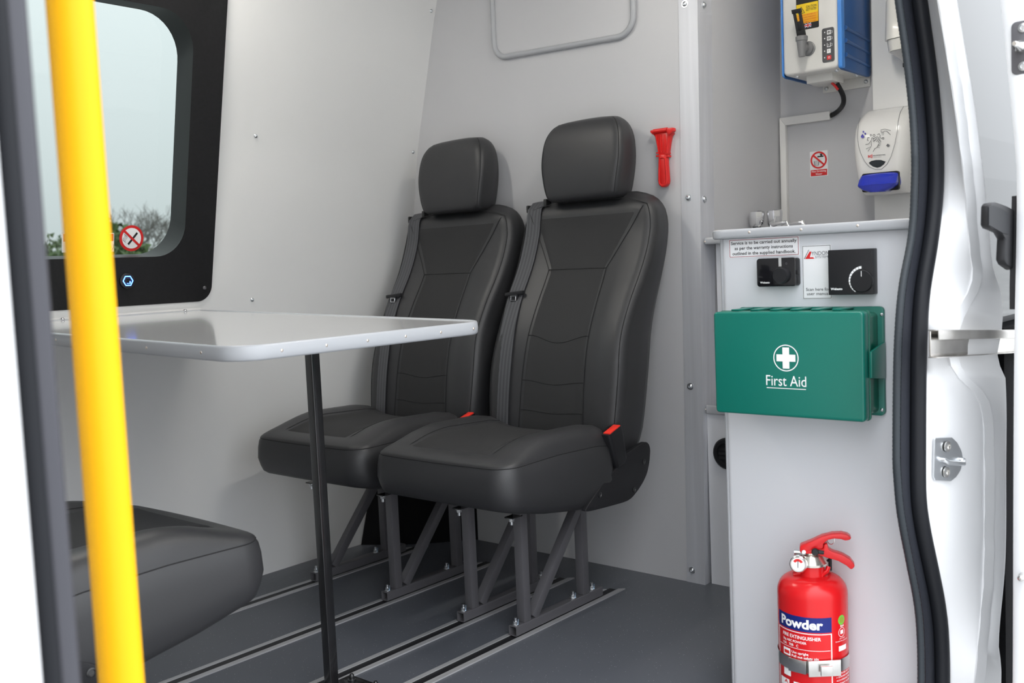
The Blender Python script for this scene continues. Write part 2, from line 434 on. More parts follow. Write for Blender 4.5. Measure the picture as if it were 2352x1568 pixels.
struct(MB().box(0.13, 2.88, 0.56, 2.30, 1.95, 1.99).build('ceiling', 'ceil', smooth=False), 'white roof lining', 'ceiling')
mb = MB().box(0.15, 2.86, 0.575, 0.64, 1.74, 1.95); mb.box(1.84, 2.86, 0.552, 0.571, -0.04, 1.74)
struct(mb.build('wall_right', 'wall_white', smooth=False), 'lining around the side door opening', 'wall')

# leaning aluminium angle on the bulkhead's free edge
tr = MB()
tr.loft([[V(XB - 0.002, yc(z) - 0.0015, z), V(XB - 0.002, yc(z) + 0.056, z), V(XB, yc(z) + 0.056, z), V(XB, yc(z), z), V(XB + 0.072, yc(z), z), V(XB + 0.072, yc(z) - 0.0015, z)] for z in (0.0, 1.95)])
tr = struct(tr.build('trim_1', 'alu', smooth=False), 'bare aluminium corner strip with dome screws', 'trim')
for (px, py) in ((1573, 9), (1581, 454), (1586, 887), (1590, 1309)):
    p = P(px, py, 'x', XB - 0.002); screw(tr, p, (-1, 0, 0), 0.0072, 0.0055, washer=0.0095)
for (px, py) in ((1613, 12), (1621, 457)):
    p = P(px, py, 'y', yc(1.3) - 0.0015); p.y = yc(p.z) - 0.0015; screw(tr, p, (0, -1, 0), 0.0072, 0.0055, washer=0.0095)

# hatch cover with soft edging high on the bulkhead
hu = [(y, z) for y, z in rrect(1.529, 2.036, 1.52, 1.90, [0.055, 0.045, 0.04, 0.04], 8)]
hu = []
for y, z in rrect(1.529, 2.036, 0.0, 0.38, [0.055, 0.045, 0.04, 0.04], 8):
    hu.append((y, z + 1.512 + (y - 1.529) * 0.035))
ht = thing('hatch_panel', 'grey rounded hatch cover with raised edging high on the bulkhead', 'panel', (XB, 1.78, 1.51))
MB().prism(hu, 'x', XB - 0.004, XB - 0.0002).build('cover', 'wall_grey', ht, smooth=False)
MB().tube([(XB - 0.006, y, z) for y, z in hu], 0.0085, 10, closed=True).build('edging', 'edge_grey', ht)

# black arch box in the far corner under the seats
mb = MB()
foot = [(2.10, 2.50), (2.13, 2.45), (2.17, 2.385), (2.24, 2.31), (2.3525, 2.207), (2.3525, 2.50)]
mb.loft([[V(x + k * 0.05 * (2.36 - x) / 0.26, y, z) for x, y in foot] for z, k in ((0.0005, 0), (0.1, 0.6), (0.2, 1.4), (0.30, 2.6), (0.36, 4.0))])
tag(mb.build('wheel_arch_cover', 'carpet_black'), 'black carpeted wheel arch box in the corner under the seats', 'wheel arch')

# ------------------------------------------------------------------ window in the side wall
w1 = thing('window_1', 'wide side window in a black rounded surround', 'window', (1.05, wy(0.9), 0.83)); w1['kind'] = 'structure'
N = 10
outer = rrect(0.42, 1.583, 0.835, 1.79, 0.045, N); inner = rrect(0.60, 1.496, 0.962, 1.585, [0.09, 0.085, 0.10, 0.09], N)
def onw(p, d): return V(p[0], wy(p[1]) - d, p[1])
mb = MB(); rows = []
for t in [i / 6 for i in range(7)]:
    rows.append([onw((lerp(a[0], b[0], t), lerp(a[1], b[1], t)), 0.004) for a, b in zip(outer, inner)])
mb.loft([[onw(p, -0.001) for p in outer]] + rows, True, False)
mb.build('surround', 'black_panel', w1, angle=60)
def pane_pt(p, ins, d): return V(p[0], wy(p[1]) + d, p[1])
glass_loop = rrect(0.59, 1.498, 0.972, 1.592, [0.10, 0.10, 0.115, 0.10], N)
mb = MB().loft([[onw(p, 0.004) for p in inner], [onw((p[0], p[1]), -0.008) for p in inner], [onw(p, -0.075) for p in glass_loop]], True, False)
mb.build('reveal', 'reveal', w1, angle=60)
gl = rrect(0.575, 1.513, 0.955, 1.607, 0.115, N)
mb = MB(); ga = [V(p[0], wy(p[1]) + 0.075, p[1]) for p in gl]
cz = 1.28; rows = []
for t in (1, 0.8, 0.6, 0.4, 0.2, 0.02):
    rows.append([V(lerp(1.04, p[0], t), wy(lerp(cz, p[1], t)) + 0.075, lerp(cz, p[1], t)) for p in gl])
mb.loft(rows, True, False); n = len(gl); k = (len(rows) - 1) * n; mb.f.append([k + i for i in range(n)])
mb.build('pane', 'glass', w1, angle=60)
for (px, py) in ((486, 198), (473, 456), (468, 661)):
    lo, hi = 2.2, 2.52
    for _ in range(30):
        mid = (lo + hi) / 2; p = P(px, py, 'y', mid)
        if wy(p.z) > mid: lo = mid
        else: hi = mid
    screw(w1, p + V(0, -0.004, 0), (0, -1, 0.1), 0.0055, 0.003, 'frame_grey')

# stickers on the pane
def gpt(px, py, d=0.0735):
    lo, hi = 2.3, 2.62
    for _ in range(30):
        mid = (lo + hi) / 2; p = P(px, py, 'y', mid)
        if wy(p.z) + d > mid: lo = mid
        else: hi = mid
    return p
c = gpt(302, 547); 
st = thing('no_smoking_sticker', 'round red and white no-smoking sticker on the window pane', 'sticker', c)
R0 = 0.0345
YG = lambda z, k=0: c.y + (wy(z) - wy(c.z)) - 0.0004 * k
def gdisc(name, mat, r, k, pts=None):
    pts = pts or [(c.x + r * cos(2 * pi * i / 40), c.z + r * sin(2 * pi * i / 40)) for i in range(40)]
    mb = MB(); n = len(pts); mb.add([V(x, YG(z, k), z) for x, z in pts] + [V(x, YG(z, k) + 0.0003, z) for x, z in pts], [list(range(n)), list(range(2 * n - 1, n - 1, -1))] + [(i, (i + 1) % n, n + (i + 1) % n, n + i) for i in range(n)])
    return mb.build(name, mat, st, smooth=False)
gdisc('red_ring', 'red_print', R0, 1); gdisc('white_field', 'print_white', R0 * 0.79, 2)
def bar(cx, cz, ang, L, w):
    e = V(cos(ang), sin(ang)); f = V(-sin(ang), cos(ang)); q = V(cx, cz)
    return [tuple(q + e * a * L / 2 + f * b * w / 2) for a, b in ((-1, -1), (1, -1), (1, 1), (-1, 1))]
gdisc('cigarette', 'print_black', 0, 3, bar(c.x + 0.003, c.z - 0.001, radians(50), 0.040, 0.0055))
for k in range(3):
    pth = [(c.x - 0.022 + 0.003 * k + 0.003 * sin(t * 6), c.z + 0.012 - 0.02 * t - 0.002 * k) for t in [i / 10 for i in range(11)]]
    poly = [(a - 0.0004, b) for a, b in pth] + [(a + 0.0004, b) for a, b in reversed(pth)]
    gdisc('smoke_line', 'print_black', 0, 3, poly)
gdisc('red_slash', 'red_print', 0, 4, bar(c.x, c.z, radians(-42), R0 * 1.75, 0.0062))
a = gpt(262, 535); b = gpt(142, 580)
st2 = thing('seat_belt_sticker', 'white and red rectangular sticker on the window pane behind the yellow pole', 'sticker', ((a.x + b.x) / 2, a.y, b.z))
def gq(name, mat, x0, x1, z0, z1, k):
    mb = MB(); y0 = wy(z0) + 0.0735 - 0.0004 * k; y1 = wy(z1) + 0.0735 - 0.0004 * k
    mb.add([V(x0, y0, z0), V(x1, y0, z0), V(x1, y1, z1), V(x0, y1, z1), V(x0, y0 + .0003, z0), V(x1, y0 + .0003, z0), V(x1, y1 + .0003, z1), V(x0, y1 + .0003, z1)], [(0, 1, 2, 3), (7, 6, 5, 4), (0, 1, 5, 4), (1, 2, 6, 5), (2, 3, 7, 6), (3, 0, 4, 7)])
    return mb.build(name, mat, st2, smooth=False)
gq('backing', 'paper', b.x, a.x, b.z, a.z, 1); gq('red_band', 'red_print', b.x + 0.004, a.x - 0.002, a.z - 0.021, a.z - 0.002, 2)
mb = MB(); cc = V(a.x - 0.014, wy(b.z + 0.014) + 0.0735 - 0.001, b.z + 0.0155)
mb.tube([cc + V(0.0125 * cos(2 * pi * i / 24), 0, 0.0125 * sin(2 * pi * i / 24)) for i in range(24)], 0.0006, 6, closed=True); mb.build('ring_mark', 'print_black', st2)
mb = MB().lathe([(0.0035, 0), (0.0035, 0.0004)], cc + V(0.001, 0, 0.007), (0, -1, 0), 12); mb.prism([(cc.x - 0.005, cc.z - 0.008), (cc.x + 0.006, cc.z - 0.006), (cc.x + 0.004, cc.z + 0.003), (cc.x - 0.002, cc.z + 0.003)], 'y', cc.y - 0.0004, cc.y)
mb.build('seated_figure_mark', 'print_orange', st2, smooth=False)

# lit socket in the surround
p = P(291, 645, 'y', wy(0.9) - 0.004); p.y = wy(p.z) - 0.0045
us = thing('usb_socket', 'round black socket with a glowing blue hexagon below the window', 'socket', p)
MB().lathe([(0.0205, 0), (0.0205, 0.004), (0.017, 0.006), (0.0, 0.006)], p, (0, -1, 0), 28).build('rim', 'black_plastic', us)
hx = [p + V(0.0135 * cos(pi / 3 * i), -0.0066, 0.0135 * sin(pi / 3 * i)) for i in range(6)]
hp = [hx[i] .lerp(hx[(i + 1) % 6], t) for i in range(6) for t in (0, 0.5)]
MB().tube(hp, 0.0013, 6, closed=True).build('lit_hexagon', 'blue_glow', us)
for dz in (0.0035, -0.0035):
    MB().box(p.x - 0.004, p.x + 0.006, p.y - 0.0068, p.y - 0.0062, p.z + dz - 0.0014, p.z + dz + 0.0014).build('port', 'black_gloss', us, smooth=False)
mb = MB().box(p.x + 0.004, p.x + 0.0065, p.y - 0.0072, p.y - 0.0066, p.z - 0.006, p.z - 0.001); mb.box(p.x - 0.004, p.x + 0.0065, p.y - 0.0072, p.y - 0.0066, p.z - 0.0072, p.z - 0.006)
mb.build('lit_edge', 'blue_glow', us, smooth=False)

# ------------------------------------------------------------------ seat rails in the floor
RAILS = (1.538, 1.712, 1.997, 2.304)
rail_words = ('nearest the door', 'second from the door', 'third from the door', 'beside the far wall')
for y, wds in zip(RAILS, rail_words):
    t = thing('floor_rail', 'long aluminium seat rail with a black slot, ' + wds, 'rail', (1.2, y + 0.0125, 0), 'seat rails along the floor')
    xe = 2.19
    mb = MB().prism([(0.25, y - 0.015), (xe + 0.012, y - 0.015), (xe, y), (0.25, y)], 'z', 0.0002, 0.0032); mb.build('flange', 'alu_rail', t, smooth=False)
    mb = MB().prism([(0.25, y + 0.025), (xe - 0.02, y + 0.025), (xe - 0.032, y + 0.037), (0.25, y + 0.037)], 'z', 0.0002, 0.0032); mb.build('flange', 'alu_rail', t, smooth=False)
    MB().box(0.25, xe - 0.005, y + 0.0002, y + 0.0248, 0.0002, 0.0012).build('slot_insert', 'black_plastic', t, smooth=False)

# ------------------------------------------------------------------ the minibus seats (built about x = 1.90 of the place, facing -X)
XO = 1.90
def cushion_outline():
    pts = rrect(-0.292, 0.135, -0.226, 0.226, [0.055, 0.05, 0.05, 0.055], 10)
    out = []
    n = len(pts)
    # subdivide the straight runs
    for i in range(n):
        a = pts[i]; b = pts[(i + 1) % n]; L = sqrt((a[0] - b[0]) ** 2 + (a[1] - b[1]) ** 2); k = max(1, int(L / 0.022))
        for j in range(k): out.append((lerp(a[0], b[0], j / k), lerp(a[1], b[1], j / k)))
    # bow the front a little
    return [(x - 0.010 * (1 - (y / 0.226) ** 2) * sstep(0.0, -0.28, x), y * (1 + 0.02 * sstep(-0.2, 0.1, x))) for x, y in out]
def cz_seam(x): return interp(x, [(-0.30, 0.448), (-0.1, 0.452), (0.05, 0.448), (0.16, 0.430)])
def cz_bot(x): return interp(x, [(-0.30, 0.352), (-0.15, 0.318), (-0.02, 0.298), (0.16, 0.288)])
def cz_top(x, y):
    bol = exp(-((abs(y) - 0.165) / 0.055) ** 2) if abs(y) < 0.165 else 1.0
    return cz_seam(x) + 0.016 + 0.024 * bol * sstep(-0.27, -0.10, x) + 0.010 * sstep(-0.28, -0.16, x)
def make_cushion(root):
    out = cushion_outline(); mb = MB(); rings = []
    def rg(ins, zf): return [V(x, y, zf(x, y)) for x, y in offset_in(out, ins)]
    rings.append(rg(0.045, lambda x, y: cz_bot(x) + 0.004))
    rings.append(rg(0.022, lambda x, y: cz_bot(x) + 0.004))
    rings.append(rg(0.010, lambda x, y: cz_bot(x) + 0.010))
    rings.append(rg(0.003, lambda x, y: cz_bot(x) + 0.024))
    rings.append(rg(-0.003, lambda x, y: lerp(cz_bot(x), cz_seam(x), 0.45)))
    rings.append(rg(-0.001, lambda x, y: lerp(cz_bot(x), cz_seam(x), 0.75)))
    rings.append(rg(0.003, lambda x, y: cz_seam(x) - 0.006))
    rings.append(rg(0.0065, lambda x, y: cz_seam(x) - 0.001))
    rings.append(rg(0.008, lambda x, y: cz_seam(x) + 0.004))
    rings.append(rg(0.015, lambda x, y: lerp(cz_seam(x), cz_top(x, y), 0.55)))
    rings.append(rg(0.028, lambda x, y: lerp(cz_seam(x), cz_top(x, y), 0.85)))
    base = offset_in(out, 0.045)
    cx = -0.07
    for s in (1.0, 0.88, 0.75, 0.6, 0.45, 0.3, 0.15, 0.03):
        rings.append([V(cx + (x - cx) * s, y * s, cz_top(cx + (x - cx) * s, y * s)) for x, y in base])
    mb.loft(rings); o = mb.build('seat_cushion', 'leather', root, angle=80, local=True)
    rows = []
    for k in range(25):
        x = -0.252 + 0.335 * k / 24; lim = 0.125 + 0.012 * (1 - (x + 0.272) / 0.36)
        rows.append([V(x, lim * (-1 + 2 * j / 16), cz_top(x, lim * (-1 + 2 * j / 16)) - (0.004 if j in (0, 16) or k in (0, 24) else -0.0012)) for j in range(17)])
    MB().strip(rows).build('centre_panel', 'seat_fabric', o, angle=80, local=True)
    # piping seam round the cushion's edge and the two bolster seams
    sm = offset_in(out, 0.0072); path = [V(x, y, cz_seam(x) + 0.001) for x, y in sm if x < 0.10]
    i0 = max(range(len(path)), key=lambda i: (path[i] - path[i - 1]).length); path = path[i0:] + path[:i0]
    MB().tube(path, 0.0011, 5).build('seam', 'seam', o, local=True)
    for sy in (-1, 1):
        y = 0.125 * sy
        path = []
        for k in range(26):
            x = -0.272 + 0.36 * k / 25
            yy = y + 0.012 * sy * (1 - k / 25)
            fr = sstep(-0.285, -0.23, x)
            path.append(V(x, yy, lerp(cz_seam(x) + 0.006, cz_top(x, yy), fr) + 0.0004))
        MB().tube(path, 0.0009, 5).build('seam', 'seam', o, local=True)
    return o
BF = [(0.40, 2.032), (0.48, 2.037), (0.61, 2.056), (0.70, 2.081), (0.79, 2.126), (0.893, 2.190), (0.98, 2.226), (1.05, 2.240), (1.09, 2.262)]
BR = [(0.40, 2.165), (0.45, 2.178), (0.595, 2.203), (0.69, 2.23), (0.785, 2.26), (0.89, 2.298), (0.98, 2.319), (1.03, 2.318), (1.07, 2.300), (1.09, 2.285)]
HW = [(0.40, 0.205), (0.46, 0.219), (0.6, 0.226), (0.72, 0.219), (0.85, 0.224), (0.96, 0.228), (1.02, 0.222), (1.05, 0.208), (1.072, 0.178), (1.083, 0.14)]
def b_front(y, z):
    """front surface of the backrest with its side bolsters"""
    hw = smooth_interp(z, HW); xf = smooth_interp(z, BF) - XO
    rec = 0.020 * (1 - sstep(0.07, 0.165, abs(y))) * (0.35 + 0.65 * sstep(1.0, 0.80, z))
    d = max(0.0, abs(y) - (hw - 0.035)) / 0.035
    rnd = 0.035 * (1 - sqrt(max(0.0, 1 - min(1, d) ** 2)))
    return xf + rec + rnd
def make_back(root):
    zs = [0.395, 0.405, 0.43, 0.46] + [0.49 + 0.03 * i for i in range(17)] + [0.99, 1.01, 1.03, 1.045, 1.058, 1.068, 1.076, 1.082]
    rings = []
    for z in zs:
        hw = smooth_interp(z, HW); xr = smooth_interp(z, BR) - XO
        fy = [-(hw) * cos(pi * i / 40) for i in range(41)]
        fr = []
        for y in fy:
            x = b_front(y, z)
            # pull the top rim back as it rolls over
            top = sstep(1.04, 1.085, z)
            fr.append(V(min(x + 0.02 * top, xr - 0.01), y, z))
        side_x = [fr[-1].x + (xr - fr[-1].x) * t for t in (0.35, 0.7, 0.9)]
        sd = [V(x, hw + 0.001, z) for x in side_x[:2]] + [V(side_x[2], hw - 0.006, z)]
        rr = [V(xr, (hw - 0.03) * t, z) for t in (1, 0.5, 0, -0.5, -1)]
        sd2 = [V(side_x[2], -hw + 0.006, z)] + [V(x, -hw - 0.001, z) for x in reversed(side_x[:2])]
        rings.append(fr + sd + rr + sd2)
    last = rings[-1]; cc = sum(last, V(0, 0, 0)) / len(last)
    rings.append([cc + (p - cc) * 0.6 + V(0, 0, 0.003) for p in last])
    mb = MB().loft(rings); o = mb.build('backrest', 'leather', root, angle=80, local=True)
    rows = []
    for k in range(41):
        z = 0.43 + (1.036 - 0.43) * k / 40; lim = lerp(0.1085, 0.0975, (z - 0.43) / 0.45) if z < 0.88 else lerp(0.0975, 0.190, (z - 0.88) / 0.16)
        rows.append([V(b_front(lim * (-1 + j / 10), z) + (0.004 if j in (0, 20) or k in (0, 40) else -0.0012), lim * (-1 + j / 10), z) for j in range(21)])
    MB().strip(rows).build('centre_panel', 'seat_fabric', o, angle=80, local=True)
    def on(y, z, lift=0.0014): return V(b_front(y, z) - lift, y, z)
    def seam(pts, r=0.0010, mat='seam'): MB().tube([on(y, z) for y, z in pts], r, 5).build('seam', mat, o, local=True)
    rim = []
    for k in range(40):
        z = 0.44 + (1.045 - 0.44) * k / 39; rim.append((smooth_interp(z, HW) - 0.012, z))
    top = [(y, 1.045 + 0.022 * (1 - (abs(y) / 0.20) ** 4)) for y in [0.18 - 0.36 * i / 24 for i in range(25)]]
    seam(rim + top + [(-y, z) for y, z in reversed(rim)], 0.0012)
    for s in (-1, 1):
        seam([(s * lerp(0.108, 0.098, i / 20), 0.45 + 0.43 * i / 20) for i in range(21)])
        seam([(s * lerp(0.098, 0.192, i / 14), 0.88 + 0.16 * i / 14) for i in range(15)])
    seam([(lerp(-0.098, 0.098, i / 12), 0.88) for i in range(13)], 0.0013)
    for z, dip in ((0.705, 0.020), (0.585, 0.010), (0.505, 0.006)):
        seam([(lerp(-0.103, 0.103, i / 14), z - dip * cos(pi * (i / 14 - 0.5)) ** 2) for i in range(15)], 0.0009)
    return o
def make_fabric(root, back):
    pass
HF = [(1.066, 2.216), (1.085, 2.210), (1.12, 2.208), (1.18, 2.213), (1.24, 2.225), (1.27, 2.238), (1.286, 2.254), (1.294, 2.28)]
HRR = [(1.066, 2.300), (1.085, 2.318), (1.20, 2.324), (1.25, 2.320), (1.275, 2.312), (1.294, 2.296)]
HHW = [(1.066, 0.116), (1.085, 0.122), (1.11, 0.128), (1.17, 0.137), (1.22, 0.135), (1.25, 0.128), (1.272, 0.115), (1.284, 0.100), (1.291, 0.080), (1.294, 0.05)]
def make_headrest(root):
    rings = []
    for z in (1.068, 1.076, 1.086, 1.092, 1.10, 1.12, 1.14, 1.16, 1.18, 1.20, 1.22, 1.235, 1.25, 1.262, 1.272, 1.280, 1.286, 1.290, 1.2935):
        hw = smooth_interp(z, HHW); xf = smooth_interp(z, HF) - XO; xr = smooth_interp(z, HRR) - XO
        if z < 1.07: hw -= 0.006; xf += 0.006; xr -= 0.006
        fr = []
        for i in range(25):
            y = -hw * cos(pi * i / 24); d = max(0, abs(y) - (hw - 0.022)) / 0.022; d = min(1, d)
            fr.append(V(xf + 0.020 * (1 - sqrt(1 - d * d)) + 0.005 * (y / max(hw, 0.01)) ** 2, y, z))
        sd = [V(lerp(fr[-1].x, xr, t), hw * (1.0 if t < 0.7 else 0.95), z) for t in (0.4, 0.8)]
        rr = [V(xr, hw * 0.8 * t, z) for t in (1, 0, -1)]
        sd2 = [V(p.x, -p.y, p.z) for p in reversed(sd)]
        rings.append(fr + sd + rr + sd2)
    o = MB().loft(rings).build('headrest', 'leather', root, angle=80, local=True)
    path = []
    for s in (1, -1):
        seq = []
        for k in range(26):
            z = 1.080 + (1.284 - 1.080) * k / 25; hw = smooth_interp(z, HHW)
            y = hw - 0.007; d = min(1, max(0, y - (hw - 0.022)) / 0.022)
            seq.append(V(smooth_interp(z, HF) - XO + 0.020 * (1 - sqrt(1 - d * d)) + 0.0042, s * y, z))
        path += seq if s == 1 else seq[::-1]
    MB().tube(path, 0.0011, 5).build('seam', 'seam', o, local=True)
    for s in (-1, 1):
        MB().cyl((2.275 - XO, s * 0.06, 1.05), (2.275 - XO, s * 0.06, 1.10), 0.006, n=10).build('headrest_post', 'black_metal', root, local=True)
def make_belt(root):
    yb = 0.178; path = []
    for k in range(34):
        z = 0.43 + (1.055 - 0.43) * k / 33
        path.append(V(min(b_front(yb - 0.03, z), b_front(yb, z)) - 0.004, yb - 0.016 * sstep(0.85, 0.62, z), z))
    path += [V(2.262 - XO, yb, 1.074), V(2.285 - XO, yb, 1.078), V(2.32 - XO, yb, 1.065)]
    mb = MB(); rings = []
    for i, p in enumerate(path):
        a = path[max(0, i - 1)]; b = path[min(len(path) - 1, i + 1)]; t = (b - a).normalized(); nrm = t.cross(V(0, 1, 0)).normalized()
        w = V(0, 0.0275, 0)
        # the strap turns slightly towards the middle over the bolster
        rings.append([p - w + nrm * 0.0008 + V(0.0, 0, 0), p + w + nrm * 0.0008 + V(0.006, 0, 0), p + w - nrm * 0.0008 + V(0.006, 0, 0), p - w - nrm * 0.0008])
    mb.loft(rings); mb.build('belt_strap', 'webbing', root, local=True, angle=30)
    for q0, q1, zg0, zg1 in ((-0.040, -0.0285, 1.062, 1.082), (0.0285, 0.036, 1.046, 1.068)):
        MB().box(2.245 - XO, 2.30 - XO, yb + q0, yb + q1, zg0, zg1).build('belt_guide', 'belt_guide', root, bevel=0.003, local=True)
    z = 0.818; x = b_front(yb - 0.015, z) - 0.010; yt = yb - 0.002
    tg = MB().obox((x, yt, z), (0.006, 0, 0), (0, 0.033, -0.003), (0, 0, 0.0055)); tg.obox((x - 0.001, yt, z - 0.012), (0.005, 0, 0), (0, 0.014, 0), (0, 0, 0.011))
    tg = tg.build('belt_tongue', 'black_plastic', root, bevel=0.003, local=True)
    MB().tube([(x - 0.007, yt + a, z - 0.012 + b) for a, b in ((-0.009, 0.005), (0.009, 0.005), (0.009, -0.007), (-0.009, -0.007))], 0.0016, 6, closed=True).build('metal_loop', 'chrome', tg, local=True)
def make_buckle(root):
    # stalk and body lean forward out of the gap between cushion and backrest on the -Y side
    y = -0.224; a = V(2.036 - XO, y, 0.395); b = V(2.010 - XO, y + 0.002, 0.480); t = (b - a).normalized(); e = V(0, 1, 0); n = t.cross(e).normalized()
    rings = []
    for s, hw, hd in ((-0.1, 0.010, 0.017), (0.0, 0.013, 0.024), (0.35, 0.0150, 0.027), (0.85, 0.0175, 0.0305), (1.0, 0.0170, 0.030)):
        c = a.lerp(b, s); rings.append([c + e * u * hw + n * w * hd for u, w in rrect(-1, 1, -1, 1, 0.35, 4)])
    bk = MB().loft(rings).build('buckle', 'black_plastic', root, local=True, angle=40)
    c = b + t * 0.0008
    MB().obox(c - e * 0.0045, e * 0.0105, n * 0.0245, t * 0.0022).build('release_button', 'red_button', bk, bevel=0.002, local=True)
    for k in range(7):
        MB().obox(c + e * 0.0115 + n * (-0.015 + 0.005 * k), e * 0.0035, n * 0.0011, t * 0.0016).build('grip_rib', 'black_plastic', bk, local=True, smooth=False)
def make_hinge(root):
    px = [(1342, 1173), (1351, 1175), (1395, 1164), (1438, 1152), (1452, 1143), (1466, 1125), (1478, 1106), (1487, 1085), (1492, 1060), (1494, 1032), (1491, 1020), (1486, 1015), (1480, 1015), (1455, 1031), (1434, 1045), (1430, 1058), (1405, 1088), (1380, 1117)]
    poly = [(p.x - XO, p.z) for p in (P(a, b, 'y', 1.408) for a, b in px)]
    for _ in range(2):          # round the outline
        poly = [q for i in range(len(poly)) for q in ((lerp(poly[i][0], poly[(i + 1) % len(poly)][0], 0.2), lerp(poly[i][1], poly[(i + 1) % len(poly)][1], 0.2)), (lerp(poly[i][0], poly[(i + 1) % len(poly)][0], 0.8), lerp(poly[i][1], poly[(i + 1) % len(poly)][1], 0.8)))]
    for s in (-1, 1):
        mb = MB().prism(poly, 'y', s * 0.2325, s * 0.2195); hg = mb.build('recliner_cover', 'black_plastic', root, bevel=0.003, seg=3, local=True)
        for q in ((1478, 1060), (1377, 1136), (1456, 1124)):
            p = P(*q, 'y', 1.408); MB().lathe([(0.0075, 0.0), (0.0075, 0.001), (0.0055, 0.0016), (0.0045, 0.0004), (0, 0.0004)], (p.x - XO, s * 0.2325, p.z), (0, s, 0), 16).build('plug', 'black_metal', hg, local=True)
def make_seat(frame_y):
    root = thing('minibus_seat', '', 'seat')
    make_cushion(root); make_back(root); make_headrest(root); make_belt(root); make_buckle(root); make_hinge(root)
    return root
def make_frame(root, yc_):
    """one welded base frame under a seat: tubes 25 mm square, centre line at local y"""
    h = 0.0125; y0, y1 = yc_ - h, yc_ + h; z0 = 0.0042; t = 0.025
    # open ended bottom tube
    mb = MB(); o = rrect(y0, y1, z0, z0 + t, 0.003, 3); i = rrect(y0 + 0.0025, y1 - 0.0025, z0 + 0.0025, z0 + t - 0.0025, 0.002, 3)
    xa, xb = 1.76 - XO, 2.118 - XO
    mb.loft([[V(xb, *p) for p in i], [V(xa, *p) for p in i], [V(xa, *p) for p in o], [V(xb, *p) for p in o], [V(xb, *p) for p in i]], True, False)
    mb.build('base_tube', 'frame_grey', root, local=True)
    for x, zt in ((1.792, 0.335), (2.034, 0.305)):
        MB().box(x - XO, x + t - XO, y0, y1, z0 + t, zt).build('upright', 'frame_grey', root, bevel=0.0018, local=True)
    a = V(1.832 - XO, yc_, z0 + t + 0.002); b = V(2.040 - XO, yc_, 0.272); d = (b - a).normalized(); n = V(0, 1, 0).cross(d)
    mb = MB().obox((a + b) / 2, d * (b - a).length / 2, V(0, h - 0.0006, 0), n * 0.0125); mb.build('diagonal_brace', 'frame_grey', root, bevel=0.0018, local=True)
    MB().box(1.762 - XO, 1.80 - XO, y0, y1, 0.2925, 0.2955).build('mount_plate', 'black_metal', root, smooth=False, local=True)
    for x, z, up in ((1.772, z0 + t, 1), (2.003, z0 + t, 1), (2.086, z0 + t, 1), (1.773, 0.292, -1)):
        q = V(x - XO, yc_, z)
        mb = MB().cyl(q, q + V(0, 0, 0.0015 * up), 0.009, n=16); mb.cyl(q + V(0, 0, 0.0015 * up), q + V(0, 0, 0.0085 * up), 0.0068, n=6); mb.cyl(q + V(0, 0, 0.0085 * up), q + V(0, 0, 0.017 * up), 0.0038, n=10)
        bo = mb.build('bolt', 'zinc', root, local=True)
        if up > 0: MB().obox(q + V(0.002, -0.0066, 0.006), V(0.0016, 0, 0), V(0, 0.0006, 0), V(0, 0, 0.0085)).build('paint_mark', 'zinc_blue', bo, local=True, smooth=False)

seatA = make_seat(None); make_frame(seatA, 1.5505 - 1.64); make_frame(seatA, 1.7245 - 1.64)
seatB = make_seat(None); make_frame(seatB, 2.0095 - 2.137); make_frame(seatB, 2.3165 - 2.137)
seatC = make_seat(None); make_frame(seatC, -(1.5505 - 1.64)); make_frame(seatC, -(1.7245 - 1.64))
grp = 'black leatherette minibus seats'
seatA.location = (XO, 1.64, 0); seatB.location = (XO, 2.137, 0); seatC.location = (0.700, 1.64, 0); seatC.rotation_euler.z = pi
tag(seatA, 'black leatherette seat with a red belt buckle, nearer the red hammer', group=grp)
tag(seatB, 'black leatherette seat with a seat belt, beside the white side wall', group=grp)
tag(seatC, 'black leatherette seat behind the yellow pole, facing the other two seats', group=grp)

# ------------------------------------------------------------------ folding table
TX0, TX1, TY0, TY1 = 0.925, 1.542, 1.385, 2.462
ZN, ZF = 0.786, 0.813
def tz(y): return lerp(ZN, ZF, (y - TY0) / (TY1 - TY0))
tb = thing('table', 'light grey folding table with rounded edging fixed under the window', 'table', (1.31, 1.683, 0))
ol = rrect(TX0, TX1, TY0, TY1, [0.06, 0.06, 0.004, 0.004], 10)
th = 0.027
mb = MB(); i1 = offset_in(ol, 0.0065)
mb.loft([[V(x, y, tz(y) - th + 0.002) for x, y in i1], [V(x, y, tz(y) - 0.0022) for x, y in i1]]); mb.build('tabletop', 'table_top', tb, smooth=False)
mb = MB(); rings = []
for ins, dz in ((0.0075, -th), (0.003, -th + 0.0004), (0.0, -th + 0.004), (-0.0008, -th / 2), (0.0, -0.004), (0.0015, -0.0008), (0.0035, 0.0), (0.0065, -0.0006), (0.0075, -0.0022), (0.0075, -th)):
    rings.append([V(x, y, tz(y) + dz) for x, y in offset_in(ol, ins)])
mb.loft(rings, True, False); eg = mb.build('edging', 'table_edge', tb, angle=50)
def edge_pin(x, y, n): 
    return screw(eg, (x, y, tz(y) - th / 2), n, 0.0028, 0.0012, 'brass_pin', 'pin')
for k in range(6): edge_pin(lerp(TX0 + 0.09, TX1 - 0.05, k / 5), TY0 - 0.0006, (0, -1, 0))
for k in range(6): edge_pin(TX0 - 0.0006, lerp(TY0 + 0.10, TY1 - 0.1, k / 5), (-1, 0, 0))
for k in range(5): edge_pin(TX1 + 0.0006, lerp(TY0 + 0.10, TY1 - 0.1, k / 4), (1, 0, 0))
